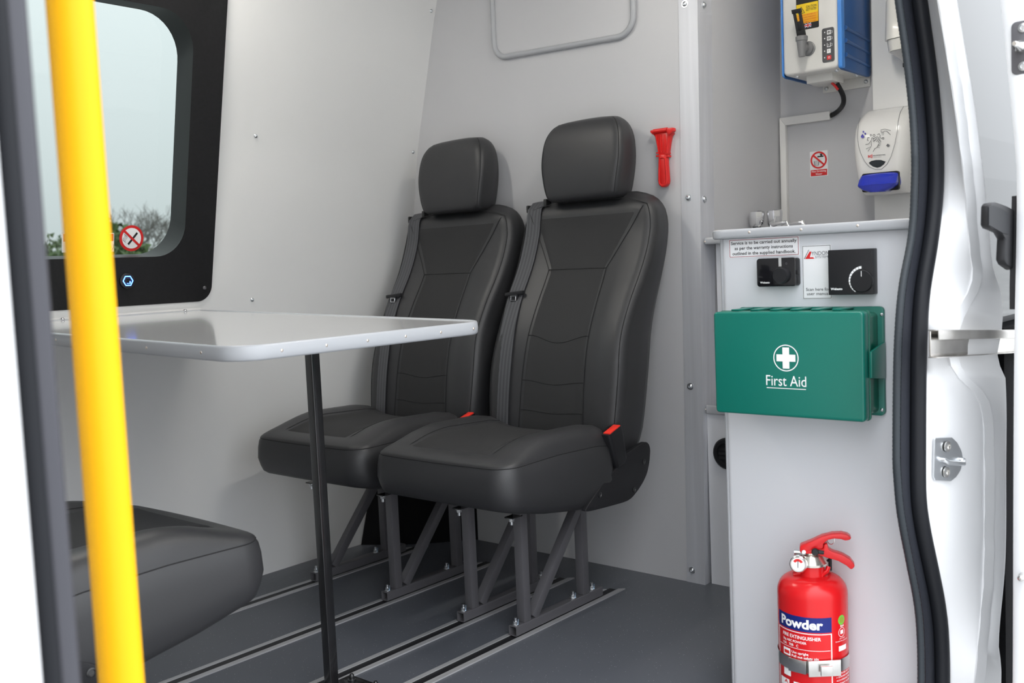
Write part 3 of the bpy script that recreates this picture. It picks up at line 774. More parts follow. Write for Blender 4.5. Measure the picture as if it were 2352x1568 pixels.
# batten on the wall and hinges
MB().box(0.60, TX1 + 0.0, TY1 + 0.0005, TY1 + 0.008, 0.785, tz(TY1) + 0.004).build('wall_batten', 'trim_white', tb, smooth=False)
for x in (1.15, 1.49):
    screw(tb, (x, TY1 - 0.004, tz(TY1) + 0.0005), (0, -0.3, 1), 0.005, 0.003, 'chrome', 'fixing')
LX_, LY_ = 1.31, 1.683
lg = MB().prism(rrect(LX_ - 0.0113, LX_ + 0.0113, LY_ - 0.0113, LY_ + 0.0113, 0.002, 3), 'z', 0.006, tz(LY_) - th)
lg.build('leg', 'black_metal', tb, angle=30)
bp = MB().box(1.288, 1.375, 1.578, 1.697, 0.0034, 0.0085).build('base_plate', 'black_metal', tb, bevel=0.0015)
for nx, ny in ((1.357, 1.672), (1.361, 1.598), (1.302, 1.598)):
    q = V(nx, ny, 0.0085)
    nb = MB().lathe([(0.0095, 0), (0.0095, 0.0012), (0.006, 0.0014), (0.006, 0.007), (0.0055, 0.0105), (0.0035, 0.0135), (0, 0.0145)], q, (0, 0, 1), 14).build('dome_nut', 'black_metal', bp)
    ring_mesh(MB(), 'z', 0.0100, q.x, q.y, 0.006, 0.0092, 18).build('washer', 'zinc', nb, smooth=False)

# ------------------------------------------------------------------ yellow pole
p0 = P(170, 0, 'y', 0.75); p1 = P(270, 1568, 'y', 0.75); px_, py_ = (p0.x + p1.x) / 2, 0.75
pl = thing('grab_pole', 'bright yellow upright grab pole at the door', 'pole', (px_, py_, 0))
MB().cyl((px_, py_, 0.012), (px_, py_, 1.938), 0.0172, n=32).build('tube', 'yellow', pl)
for z0, z1 in ((0.0002, 0.012), (1.938, 1.9498)):
    MB().lathe([(0.04, 0), (0.04, z1 - z0), (0, z1 - z0)], (px_, py_, z0), (0, 0, 1), 28).build('flange', 'black_plastic', pl)

# ------------------------------------------------------------------ red emergency hammer on the bulkhead
X = XB
def hp(px, py, d=0.0): p = P(px, py, 'x', X - d); return (p.y, p.z)
ox, oy, k = 1480, 270, 160 / 1195
def hc(u, v, d=0.0): return hp(ox + u * k, oy + v * k, d)
hm = thing('emergency_hammer', 'red emergency hammer held in a red clip on the bulkhead', 'hammer', (X, hp(1530, 432)[0], hp(1530, 432)[1]))
body = [(205, 300), (235, 335), (262, 480), (290, 600), (305, 680), (435, 680), (455, 600), (470, 480), (495, 325), (540, 270), (440, 255), (215, 275)]
MB().prism([hc(*q) for q in body], 'x', X - 0.016, X - 0.0004).build('holder', 'red_plastic', hm, bevel=0.002)
a = hc(165, 240); b = hc(565, 215); zc = (a[1] + b[1]) / 2
hd = MB().cyl((X - 0.017, lerp(a[0], b[0], 0.13), zc), (X - 0.017, lerp(a[0], b[0], 0.72), zc), 0.0062, n=16).build('hammer_head', 'red_plastic', hm)
MB().prism([hc(452, 190), hc(560, 180), hc(565, 235), hc(490, 310), hc(450, 265)], 'x', X - 0.022, X - 0.006).build('head_stop', 'red_plastic', hm, bevel=0.0015)
MB().prism([hc(165, 230), hc(205, 222), hc(208, 300), hc(170, 268)], 'x', X - 0.020, X - 0.006).build('head_tip', 'red_plastic', hm, bevel=0.0015)
hdl = [hc(u, v) for u, v in ((303, 640), (298, 900), (296, 1100), (310, 1160), (345, 1192), (385, 1200), (430, 1180), (460, 1140), (470, 1090), (455, 900), (438, 640))]
hh = MB().prism(hdl, 'x', X - 0.019, X - 0.004).build('handle', 'red_plastic', hm, bevel=0.003)
def slot(name, u0, v0, u1, v1, w0, w1, d):
    a = V(X - d, *hc(u0, v0)); b = V(X - d, *hc(u1, v1)); MB().tube([a, b], [w0, w1], 8).build(name, 'red_plastic', hm)
for u0, u1 in ((255, 300), (330, 345), (405, 395), (468, 440)): slot('rib', u0, 300, u1, 600, 0.0016, 0.0014, 0.0168)
MB().tube([V(X - 0.0185, *hc(u, v)) for u, v in ((325, 705), (318, 900), (315, 1080), (325, 1135), (350, 1165), (385, 1172), (420, 1158), (442, 1125), (450, 1080), (438, 900), (420, 705), (372, 690))], 0.0028, 8, closed=True).build('grip_rim', 'red_plastic', hm)
for u, s in ((285, -1), (435, 1)):
    MB().prism([hc(u - 22, 600), hc(u + 22, 600), hc(u + 22, 625), hc(u - 22, 625)], 'x', X - 0.018, X - 0.0004).build('clip', 'red_plastic', hm, smooth=False)
    MB().prism([hc(u - 24, 650), hc(u + 30, 650), hc(u + 30, 680), hc(u - 24, 680)], 'x', X - 0.018, X - 0.0004).build('clip', 'red_plastic', hm, smooth=False)

# ------------------------------------------------------------------ sink cabinet, worktop, shelves
YL = 0.957
sk = thing('sink_cabinet', 'light grey sink cabinet carrying the first aid box', 'cabinet', (2.0, 0.78, 0))
MB().prism(rrect(XS, 2.365, 0.576, YL, [0.002, 0.002, 0.002, 0.012], 5), 'z', 0.0005, 0.930).build('body', 'panel_grey', sk)
MB().prism(rrect(XS + 0.004, XS + 0.02, YL - 0.003, YL + 0.004, 0.003, 4), 'z', 0.001, 0.9295).build('edge_strip', 'edge_grey', sk)
sh = thing('shelf_unit', 'narrow grey open shelf unit between bulkhead and sink cabinet', 'shelf', (2.6, 1.15, 0))
XF = 2.372
MB().box(XF, XF + 0.018, YL + 0.006, yc(0.2) - 0.006, 0.0005, 0.472).build('lower_panel', 'panel_grey', sh, smooth=False)
MB().box(XF + 0.018, XR - 0.001, YL + 0.006, yc(0.5) - 0.012, 0.473, 0.485).build('shelf_board', 'wall_grey', sh, smooth=False)
e2 = MB().prism(rrect(XF - 0.008, XF + 0.0, 0.473, 0.497, 0.003, 3), 'y', YL + 0.006, yc(0.5) - 0.004).build('shelf_edging', 'edge_grey', sh)
MB().box(XF + 0.03, XF + 0.046, yc(0.7) - 0.035, yc(0.7) - 0.022, 0.4855, 0.930).build('side_panel', 'panel_grey', sh, smooth=False)
MB().box(XF + 0.10, XF + 0.112, YL + 0.006, yc(0.7) - 0.012, 0.4855, 0.930).build('back_panel', 'wall_grey', sh, smooth=False)
p = P(1620, 938, 'x', XF - 0.008); screw(e2, (XF - 0.008, p.y, 0.485), (-1, 0, 0), 0.0025, 0.0012, 'brass_pin', 'pin')
pv = P(1673, 1041, 'x', XF)
vt = thing('air_vent', 'round black heater outlet low beside the sink cabinet', 'vent', (XF, pv.y, pv.z - 0.045))
MB().lathe([(0.043, 0.0003), (0.043, 0.006), (0.038, 0.011), (0.030, 0.011), (0.028, 0.004), (0, 0.004)], (XF, pv.y, pv.z), (-1, 0, 0), 36).build('ring', 'black_plastic', vt)
for kz in (-0.012, 0.0, 0.012):
    MB().obox((XF - 0.006, pv.y, pv.z + kz), (0.001, 0, 0.002), (0, 0.026, 0), (0.001, 0, 0.0015)).build('louvre', 'black_plastic', vt, smooth=False)

wt = thing('worktop', 'grey worktop with rounded edging above the sink cabinet', 'worktop', (2.2, 0.9, 0.9305))
yl2 = yc(0.94) - 0.004
wo = rrect(XS - 0.022, 2.33, 0.602, 0.976, [0.004, 0.004, 0.004, 0.035], 8)
Lp = [(XS - 0.022, 0.576), (XR - 0.033, 0.576), (XR - 0.033, yl2), (2.366, yl2), (2.366, 0.976)]
arc = [(XS - 0.022 + 0.035 - 0.035 * cos(a), 0.976 - 0.035 + 0.035 * sin(a)) for a in [pi / 2 * (1 - i / 8) for i in range(9)]]
Lp = Lp + arc
zt0, zt1 = 0.9305, 0.9485
mb = MB(); rings = []
for ins, z in ((0.004, zt0), (0.001, zt0 + 0.002), (0.0, zt0 + 0.006), (0.0, zt1 - 0.006), (0.001, zt1 - 0.002), (0.004, zt1)):
    rings.append([V(x, y, z) for x, y in offset_in(Lp, ins)])
mb.loft(rings); wtp = mb.build('top', 'edge_grey', wt, angle=40)
for (px, py) in ((1721, 533), (1840, 527), (1970, 518)):
    p = P(px, py, 'x', XS - 0.022); screw(wtp, (XS - 0.022, p.y, p.z), (-1, 0, 0), 0.0025, 0.0012, 'brass_pin', 'pin')
p = P(1619, 557, 'x', 2.366); screw(wtp, (2.366, p.y, 0.938), (-1, 0, 0), 0.0025, 0.0012, 'brass_pin', 'pin')

# mixer tap
tp = thing('mixer_tap', 'chrome mixer tap with two faceted knobs at the back of the worktop', 'tap', (2.62, 1.30, zt1))
XT = 2.62
pk = [P(1738, 500, 'x', XT), P(1779, 497, 'x', XT + 0.02)]
MB().box(XT - 0.022, XT + 0.03, pk[1].y - 0.03, pk[0].y + 0.012, zt1, zt1 + 0.016).build('tap_base', 'chrome', tp, bevel=0.005)
for q in pk:
    zb = zt1 + 0.016; ztop = q.z + 0.019; hgt = ztop - zb
    MB().cyl((q.x, q.y, zb), (q.x, q.y, zb + 0.012), 0.012, n=18).build('stem', 'black_metal', tp)
    n = 8; prof = [(0.0165, zb + 0.012), (0.019, zb + 0.018), (0.0212, ztop - 0.012), (0.0205, ztop - 0.003), (0.016, ztop)]
    MB().loft([[V(q.x + r * (1 + 0.05 * (i % 2)) * cos(2 * pi * i / 16), q.y + r * (1 + 0.05 * (i % 2)) * sin(2 * pi * i / 16), z) for i in range(16)] for r, z in prof]).build('knob', 'chrome', tp, angle=20)
s0 = V(XT, (pk[0].y + pk[1].y) / 2 - 0.02, zt1 + 0.014); s1 = P(1845, 511, 'x', XT - 0.06)
MB().tube([s0, s0.lerp(s1, 0.5) + V(0, 0, 0.006), s1, s1 + V(0, -0.004, -0.012)], 0.007, 12).build('spout', 'chrome', tp)
s2 = P(1772, 516, 'x', XT - 0.03); s3 = P(1808, 510, 'x', XT - 0.04)
MB().tube([s2 - V(0, 0, 0.012), s2, s3, s3 - V(0, 0.004, 0.012)], 0.005, 10).build('spout', 'chrome', tp)

# ------------------------------------------------------------------ stickers and controls on the cabinet front
def sticker(name, label, pxl, pxr, pyt_l, pyb_l, x=XS, border=None, th=0.0006):
    a = P(pxl, pyt_l, 'x', x); b = P(pxr, pyt_l, 'x', x); c = P(pxl, pyb_l, 'x', x)
    yl, yr, zt, zb = a.y, b.y, a.z, c.z
    t = thing(name, label, 'sticker', (x, (yl + yr) / 2, zb))
    MB().prism(rrect(yr, yl, zb, zt, 0.0015, 3), 'x', x - th, x - 0.00005).build('backing', 'paper', t, smooth=False)
    if border:
        g, w, mat = border
        mb = MB()
        for (u0, u1, v0, v1) in ((yr + g, yl - g, zt - g - w, zt - g), (yr + g, yl - g, zb + g, zb + g + w), (yr + g, yr + g + w, zb + g + w, zt - g - w), (yl - g - w, yl - g, zb + g + w, zt - g - w)):
            mb.box(x - th - 0.0003, x - th - 0.0001, u0, u1, v0, v1)
        mb.build('border', mat, t, smooth=False)
    return t, yl, yr, zt, zb, x - th - 0.0004
ss, yl, yr, zt, zb, xf = sticker('service_sticker', 'white sticker with three lines of service text and a dark red border', 1674, 1836, 550, 593, border=(0.0016, 0.0009, 'maroon'))
hgt = zt - zb
for i, (s, m) in enumerate((('Service is to be carried out annually', 0.005), ('as per the warranty instructions', 0.0125), ('outlined in the supplied handbook.', 0.0075))):
    text(s, (xf, yl - m, zt - hgt * (0.30 + 0.275 * i)), EXM, EZ, (yl - yr) - 2 * m, 'print_black', ss, height=0.0062, bold=0.012)
ms, yl, yr, zt, zb, xf = sticker('manual_sticker', 'tall white sticker with a red logo partly behind the black thermostat', 1842, 1909, 564, 687, border=(0.0012, 0.0007, 'print_black'))
W_, H_ = yl - yr, zt - zb
def mp(u, v): return (yl - u * W_, zt - v * H_)
flat_x('logo_letter', 'red_print', ms, xf, [mp(0.11, 0.25), mp(0.43, 0.25), mp(0.38, 0.222), mp(0.27, 0.222), mp(0.33, 0.13), mp(0.28, 0.11)][::-1])
flat_x('logo_stroke', 'print_black', ms, xf, [mp(0.07, 0.25), mp(0.09, 0.25), mp(0.25, 0.085), mp(0.24, 0.082)][::-1])
text('YNDON', (xf, *mp(0.33, 0.19)), EXM, EZ, 0.60 * W_, 'print_grey', ms, height=0.0075)
text('SYSTEMS', (xf, *mp(0.46, 0.243)), EXM, EZ, 0.50 * W_, 'print_grey', ms, height=0.0042)
text('Scan here for', (xf, *mp(0.12, 0.845)), EXM, EZ, 0.82 * W_, 'print_black', ms, height=0.0058)
text('user manual', (xf, *mp(0.15, 0.925)), EXM, EZ, 0.76 * W_, 'print_black', ms, height=0.0058)

def pbox(pxl, pxr, pyt, pyb, x):
    a = P(pxl, pyt, 'x', x); b = P(pxr, pyt, 'x', x); c = P(pxl, pyb, 'x', x); return a.y, b.y, a.z, c.z
# small rotary controller
yl, yr, zt, zb = pbox(1737, 1826, 594, 659, XS - 0.02)
ct = thing('heater_controller', 'small black glossy heater controller with a round knob', 'controller', (XS, (yl + yr) / 2, zb))
MB().prism(rrect(yr - 0.001, yl - 0.002, zb + 0.001, zt - 0.001, 0.005, 5), 'x', XS - 0.013, XS - 0.0001).build('housing', 'black_plastic', ct, bevel=0.001)
MB().prism(rrect(yr, yl, zb, zt, 0.0055, 5), 'x', XS - 0.020, XS - 0.013).build('front_plate', 'black_gloss', ct, bevel=0.0018)
text_px('Webasto', XS - 0.0204, 1746, 1768, 651, 'print_white', ct, bold=0.02)
q = P(1798, 632, 'x', XS - 0.02); kn = MB().lathe([(0.0155, 0.0), (0.0155, 0.009), (0.0135, 0.0125), (0.0, 0.0125)], (XS - 0.0202, q.y, q.z), (-1, 0, 0), 32).build('knob', 'black_plastic', ct)
ta = P(1788, 592, 'x', XS - 0.0205); MB().prism([(ta.y, ta.z), (ta.y - 0.0055, ta.z), (ta.y - 0.0055, ta.z - 0.016), (ta.y, ta.z - 0.016)], 'x', XS - 0.0207, XS - 0.0203).build('film_tab', 'tape', ct, smooth=False)
q = P(1806, 605, 'x', XS - 0.0204); ring_mesh(MB(), 'x', XS - 0.0204, q.y, q.z, 0.0014, 0.0019, 16).build('power_mark', 'print_grey', ct, smooth=False)
q = P(1831, 625, 'x', XS - 0.012); MB().box(XS - 0.014, XS - 0.008, q.y - 0.003, q.y + 0.003, q.z - 0.004, q.z + 0.004).build('side_clip', 'black_plastic', ct, bevel=0.0008)
# square thermostat
yl, yr, zt, zb = pbox(1900, 2004, 574, 678, XS - 0.022)
tt = thing('thermostat', 'square matt black thermostat with a dial and white arc scale', 'thermostat', (XS, (yl + yr) / 2, zb))
MB().prism(rrect(yr, yl - 0.001, zb + 0.0005, zt - 0.0005, 0.0015, 3), 'x', XS - 0.022, XS - 0.0007).build('housing', 'black_plastic', tt, bevel=0.0008)
text_px('Webasto', XS - 0.0225, 1908, 1935, 666, 'print_white', tt, bold=0.03)
dq = P(1981, 645, 'x', XS - 0.022); RD = 0.0195
MB().lathe([(RD, 0), (RD, 0.004), (RD - 0.001, 0.005), (0, 0.005)], (XS - 0.0222, dq.y, dq.z), (-1, 0, 0), 40).build('dial', 'black_plastic', tt)
MB().box(XS - 0.0276, XS - 0.0272, dq.y - 0.0005, dq.y + 0.0005, dq.z + 0.008, dq.z + 0.0175).build('pointer', 'print_white', tt, smooth=False)
for i in range(11):
    a0 = radians(93 + i * 13.2); a1 = a0 + radians(11.2); w = lerp(0.0045, 0.0016, i / 10); r0 = RD + 0.0022
    pts = [(dq.y - r * cos(a), dq.z + r * sin(a)) for r, a in ((r0, a0), (r0 + w, a0), (r0 + w, a1), (r0, a1))]
    flat_x('scale_mark', 'print_white', tt, XS - 0.0225, pts)

# ------------------------------------------------------------------ first aid box
fa = thing('first_aid_box', 'green plastic first aid box in its wall bracket', 'first aid box', (1.70, 0.783, 0.604))
y0, y1, z0, z1 = 0.642, 0.927, 0.605, 0.7945
MB().prism(rrect(y0, y1, z0, z1, 0.007, 5), 'x', 1.660, 1.684).build('lid', 'green_box', fa, bevel=0.004, seg=3)
MB().prism(rrect(y0 - 0.001, y1 + 0.001, z0 - 0.001, z1 + 0.001, 0.007, 5), 'x', 1.684, 1.689).build('rim', 'green_dark', fa, bevel=0.0012)
MB().prism(rrect(y0 + 0.006, y1 - 0.006, z0 + 0.006, z1 - 0.006, 0.008, 5), 'x', 1.689, 1.7405).build('body', 'green_dark', fa, bevel=0.001)
br = MB().prism(rrect(y0 - 0.004, y1 - 0.010, z0 + 0.000, z1 + 0.004, 0.008, 5), 'x', 1.741, 1.7496).build('bracket', 'green_box', fa, bevel=0.0012)
for k in range(6):
    yy = lerp(y1 - 0.03, y0 + 0.06, k / 5); MB().box(1.682, 1.7415, yy - 0.012, yy + 0.004, z1 + 0.0005, z1 + 0.0035).build('hinge_tab', 'green_box', fa, bevel=0.0008)
zc0, zc1 = P(2000, 872, 'x', 1.69).z, P(2000, 806, 'x', 1.69).z
for yy, s in ((y0, -1), (y1, 1)):
    a = yy + s * 0.0015; b = yy + s * 0.006
    MB().prism([(1.679, zc0 + 0.004), (1.745, zc0 - 0.004), (1.745, zc1 + 0.012), (1.679, zc1)], 'y', min(a, b), max(a, b)).build('clip_arm', 'green_box', fa, bevel=0.001)
for (px, py) in ((2025, 722), (2026, 941)):
    p = P(px, py, 'x', 1.741); screw(br, p, (-1, 0, 0), 0.0032, 0.002)
XP = 1.6595
c = P(1805, 822, 'x', XP)
ring_mesh(MB(), 'x', XP, c.y, c.z, 0.0222, 0.0240, 56).build('ring_mark', 'print_white', fa, smooth=False)
mb = MB(); A, B = 0.0180, 0.0063
mb.box(XP - 0.0001, XP + 0.0002, c.y - A, c.y + A, c.z - B, c.z + B); mb.box(XP - 0.0001, XP + 0.0002, c.y - B, c.y + B, c.z + B, c.z + A + 0.001); mb.box(XP - 0.0001, XP + 0.0002, c.y - B, c.y + B, c.z - A - 0.001, c.z - B)
mb.build('cross_mark', 'print_white', fa, smooth=False)
text_px('First Aid', XP, 1760, 1852, 884, 'print_white', fa, height=0.0195)
a = P(1761, 889, 'x', XP); b = P(1851, 889, 'x', XP); MB().box(XP - 0.0001, XP + 0.0002, b.y, a.y, a.z - 0.0012, a.z).build('underline', 'print_white', fa, smooth=False)

# ------------------------------------------------------------------ fire extinguisher
EXX, EXY, ER = 1.682, 0.753, 0.0617
ze = lambda py, x=EXX: P(1868, py, 'x', x).z
zsh = ze(1352) ; ztop = ze(1308)
fe = thing('fire_extinguisher', 'red powder fire extinguisher strapped to the sink cabinet', 'fire extinguisher', (EXX, EXY, 0.03))
prof = [(0.045, 0.03), (ER - 0.004, 0.03), (ER, 0.036), (ER, zsh - 0.004)]
for i in range(1, 10):
    a = pi / 2 * i / 9; prof.append((0.0265 + (ER - 0.0265) * cos(a) ** 0.8 if i < 9 else 0.0235, zsh - 0.004 + (ztop - zsh - 0.004) * sin(a)))
prof += [(0.0225, ztop + 0.001), (0.0225, ztop + 0.011), (0.0, ztop + 0.011)]
cyl = MB().lathe(prof, (EXX, EXY, 0), (0, 0, 1), 48).build('cylinder', 'red_paint', fe, angle=50)
# brass collar, valve, gauge
zc = ztop + 0.011
MB().lathe([(0.0275, zc), (0.028, zc + 0.004), (0.023, zc + 0.010), (0.0175, zc + 0.017), (0.0160, ze(1275)), (0.0105, ze(1274)), (0.0105, ze(1262)), (0.0, ze(1262))], (EXX, EXY, 0), (0, 0, 1), 28).build('valve', 'brass_valve', fe)
toc = V(-EXX, -EXY, 0).normalized(); lat = V(-toc.y, toc.x, 0)      # lateral: picture right is -lat or +lat
if lat.dot(right) < 0: lat = -lat
gq_ = P(1833, 1296, 'x', EXX - 0.034)
gd = V(-0.97, -0.20, 0.06).normalized(); g0 = gq_ - gd * 0.012
ga = MB().lathe([(0.0145, 0), (0.0155, 0.002), (0.0155, 0.011), (0.0135, 0.013), (0.0125, 0.0112), (0, 0.0112)], g0, gd, 28).build('gauge', 'steel', fe)
MB().lathe([(0.0122, 0), (0.0122, 0.0004)], g0 + gd * 0.0113, gd, 24).build('gauge_face', 'print_white', ga)
gu = V(0, 0, 1) - gd * gd.z; gu.normalize(); gw = gd.cross(gu)
if gw.dot(right) < 0: gw = -gw
def gp(u, v, d=0.0122): return g0 + gd * d + gw * u + gu * v
mb = MB(); rows = [[gp(r * cos(a), r * sin(a)) for a in [radians(150 - 12 * i) for i in range(11)]] for r in (0.0055, 0.0100)]
mb.strip(rows).build('gauge_scale', 'red_print', ga, smooth=False)
MB().tube([gp(0.0, -0.006, 0.0127), gp(0.0002, 0.0075, 0.0127)], 0.0005, 6).build('needle', 'print_black', ga)
MB().cyl(V(EXX, EXY, zc + 0.012), g0, 0.007, n=12).build('gauge_stem', 'brass_valve', fe)
# lever and carry handle: outlines in the plane through the axis across the picture
ph0 = V(EXX, EXY, 0)
def hpx(px, py):
    # point on the vertical plane through the axis, across the line of sight
    d = right * (px - CX) + down * (py - CY) + fwd * FPX
    t = (ph0 - CAM).dot(toc) / d.dot(toc); return CAM + d * t
kx, bx_, by_ = 220 / 937, 1770, 1200
def hk(u, v): return hpx(bx_ + u * kx, by_ + v * kx)
def plate(name, outline, half, mat, bev=0.0015):
    pts = [hk(*q) for q in outline]; mb = MB(); n = len(pts)
    mb.add([p - toc * half for p in pts] + [p + toc * half for p in pts], [list(range(n)), list(range(2 * n - 1, n - 1, -1))] + [(i, (i + 1) % n, n + (i + 1) % n, n + i) for i in range(n)])
    return mb.build(name, mat, fe, bevel=bev)
plate('squeeze_lever', [(285, 212), (420, 158), (500, 120), (600, 96), (690, 92), (750, 105), (793, 135), (770, 155), (730, 163), (690, 148), (620, 142), (560, 155), (515, 190), (512, 240), (470, 252), (420, 250), (300, 290), (285, 260)], 0.0120, 'red_paint', 0.003)
plate('carry_handle', [(520, 200), (553, 190), (565, 245), (600, 268), (700, 300), (780, 345), (822, 400), (815, 425), (785, 445), (740, 405), (660, 360), (540, 325), (430, 292), (300, 290), (300, 262), (420, 240), (512, 245)], 0.0112, 'red_paint', 0.003)
p = hk(325, 267) + toc * 0.0120; MB().lathe([(0.0038, 0), (0.0036, 0.0014), (0, 0.002)], p, toc, 16).build('rivet', 'zinc', fe)
p = hk(435, 260) + toc * 0.0120; MB().lathe([(0.006, 0), (0.0065, 0.006), (0.005, 0.008), (0, 0.008)], p, toc, 16).build('pin_cap', 'black_plastic', fe)
MB().tube([hk(450, 262) + toc * 0.0145, hk(520, 270) + toc * 0.0145], [0.0042, 0.0035], 10).build('pin_cap', 'black_plastic', fe)
MB().cyl(hk(230, 288), hk(290, 290), 0.0045, n=12).build('side_port', 'zinc', fe)
ctr = hk(590, 175); MB().tube([ctr + lat * 0.006 * cos(2 * pi * i / 16) - toc * 0.004 + V(0, 0, 0.008 * sin(2 * pi * i / 16)) for i in range(16)], 0.0008, 6, closed=True).build('pin_ring', 'steel', fe)
MB().tube([hk(540, 420) - toc * 0.02, hk(585, 380) - toc * 0.022, hk(585, 500) - toc * 0.022], 0.0035, 10).build('hook', 'black_plastic', fe)
MB().tube([hk(495, 520) + toc * 0.012, hk(500, 490) + toc * 0.012, hk(550, 470) + toc * 0.004, hk(565, 430)], 0.0042, 10).build('bail', 'red_paint', fe)
MB().tube([hk(220, 487) + toc * 0.01, hk(290, 480) + toc * 0.008], 0.0042, 10).build('bail', 'red_paint', fe)
# wrapped print: angle measured from -X towards -Y (picture right)
def wrap_fn(a0, zb, r):
    return lambda lx, ly: V(EXX - r * cos(a0 + lx / r), EXY - r * sin(a0 + lx / r), zb + ly)
def wpatch(name, mat, a0, a1, za, zb, r, n=24):
    rows = [[V(EXX - r * cos(lerp(a0, a1, i / n)), EXY - r * sin(lerp(a0, a1, i / n)), z) for i in range(n + 1)] for z in (za, zb)]
    return MB().strip(rows).build(name, mat, cyl)
RB = ER + 0.0003
vaz = atan2(EXY, EXX)                 # azimuth of the camera from -X towards -Y
def az(px): return vaz + asin(max(-0.999, min(0.999, (px - 1870) / 80)))
def zfront(px, py):
    a = az(px); return P(px, py, 'x', EXX - ER * cos(a)).z
aL, aR = az(1795), az(1911)
zb0, zb1 = zfront(1880, 1454), zfront(1880, 1420)
wpatch('blue_band', 'print_blue', aL, aR, zb0, zb1, RB)
def wtext(s, px0, px1, z, mat, h, bold=0.0, r=RB + 0.0003):
    a0, a1 = az(px0), az(px1); return text(s, (0, 0, 0), (1, 0, 0), (0, 1, 0), (a1 - a0) * r, mat, cyl, height=h, bold=bold, wrap=wrap_fn(a0, z, r))
bh = zb1 - zb0
wtext('Powder', 1801, 1892, zb0 + bh * 0.22, 'print_white', bh * 0.62, 0.035)
def wline(z, px0, px1, t=0.0007): wpatch('rule', 'print_white', az(px0), az(px1), z - t / 2, z + t / 2, RB)
zl = zb0 - 0.003; wline(zl, 1795, 1911, 0.0014)
sc_ = lambda n: zb0 - n
wtext('FIRE EXTINGUISHER', 1804, 1887, sc_(0.0145), 'print_white', 0.0062, 0.012)
wtext('2kg ABC POWDER', 1804, 1855, sc_(0.0225), 'print_white', 0.0042, 0.01)
wtext('13A   70B   C', 1804, 1837, sc_(0.030), 'print_white', 0.0046, 0.01)
wline(sc_(0.033), 1797, 1907)
wpatch('rule', 'print_white', az(1909), az(1911), sc_(0.16), zl, RB)
wpatch('rule', 'print_white', az(1794.6), az(1795.6), sc_(0.16), zl, RB)
wpatch('pictogram', 'print_white', az(1804), az(1819), sc_(0.050), sc_(0.037), RB); wpatch('pictogram_mark', 'red_print', az(1806), az(1817), sc_(0.047), sc_(0.041), RB + 0.0003)
wtext('Use upright', 1822, 1859, sc_(0.0425), 'print_white', 0.0046, 0.012)
wtext('Pull out safety pin', 1822, 1881, sc_(0.0495), 'print_white', 0.0046, 0.012)
wpatch('pictogram', 'print_white', az(1804), az(1819), sc_(0.069), sc_(0.055), RB)
wtext('Aim nozzle', 1822, 1857, sc_(0.0605), 'print_white', 0.0046, 0.012)
wpatch('pictogram', 'print_white', az(1804), az(1819), sc_(0.088), sc_(0.075), RB)
for i, ch in enumerate('ABC'):
    pa = 1797 + i * 26 + (i * 2 if i else 0); wpatch('pictogram', 'print_white', az(pa), az(pa + 18), sc_(0.116), sc_(0.095), RB)
    wtext(ch, pa + 8, pa + 16, sc_(0.102), 'red_print', 0.006, 0.03, RB + 0.0006)
    wpatch('pictogram_mark', 'red_print', az(pa + 2), az(pa + 10), sc_(0.1135), sc_(0.1085), RB + 0.0003)
wpatch('pictogram', 'print_white', az(1878), az(1904), sc_(0.116), sc_(0.095), RB)
wtext('N', 1888, 1894, sc_(0.110), 'red_print', 0.011, 0.0, RB + 0.0006)
def wdisc(name, mat, px, z, r_, r, ri=0):
    a0 = az(px); n = 28
    pts = lambda q: [V(EXX - r * cos(a0 + q * cos(2 * pi * i / n) / r), EXY - r * sin(a0 + q * cos(2 * pi * i / n) / r), z + q * sin(2 * pi * i / n)) for i in range(n + 1)]
    MB().strip([pts(r_), pts(max(ri, 1e-5))]).build(name, mat, cyl, smooth=False)
zg = zfront(1933, 1423); wdisc('green_disc', 'print_green', 1933, zg, 0.0088, RB); wdisc('disc_ring', 'red_print', 1933, zg, 0.0050, RB + 0.0003, 0.0044)
wdisc('disc_ring', 'red_print', 1933, zg, 0.0025, RB + 0.0003, 0.0018)
zg2 = zfront(1933, 1451); wdisc('mark_ring', 'print_white', 1933, zg2, 0.0085, RB, 0.0077); wtext('bsi', 1930, 1937, zg2 + 0.010, 'print_white', 0.004, 0.02)
wpatch('kite_mark', 'print_white', az(1930), az(1936), zg2 - 0.003, zg2 + 0.004, RB)
wtext('Portable fire equipment', 1919, 1944, zg2 - 0.016, 'print_white', 0.0022); wtext('KM 19187', 1928, 1939, zg2 - 0.012, 'print_white', 0.0022)
zg3 = zfront(1933, 1488); wpatch('logo_patch', 'print_white', az(1926), az(1942), zg3 - 0.004, zg3 + 0.005, RB)
zg4 = zfront(1933, 1530)
for i, s in enumerate(('RECHARGE AFTER USE', 'THIS EXTINGUISHER', 'SERVICED BY A', 'A QUALIFIED PERSON', 'ACCORDING TO', 'RELEVANT RULES')):
    wtext(s, 1919, 1947, zg4 - 0.006 * i, 'print_white', 0.0026, 0.01)
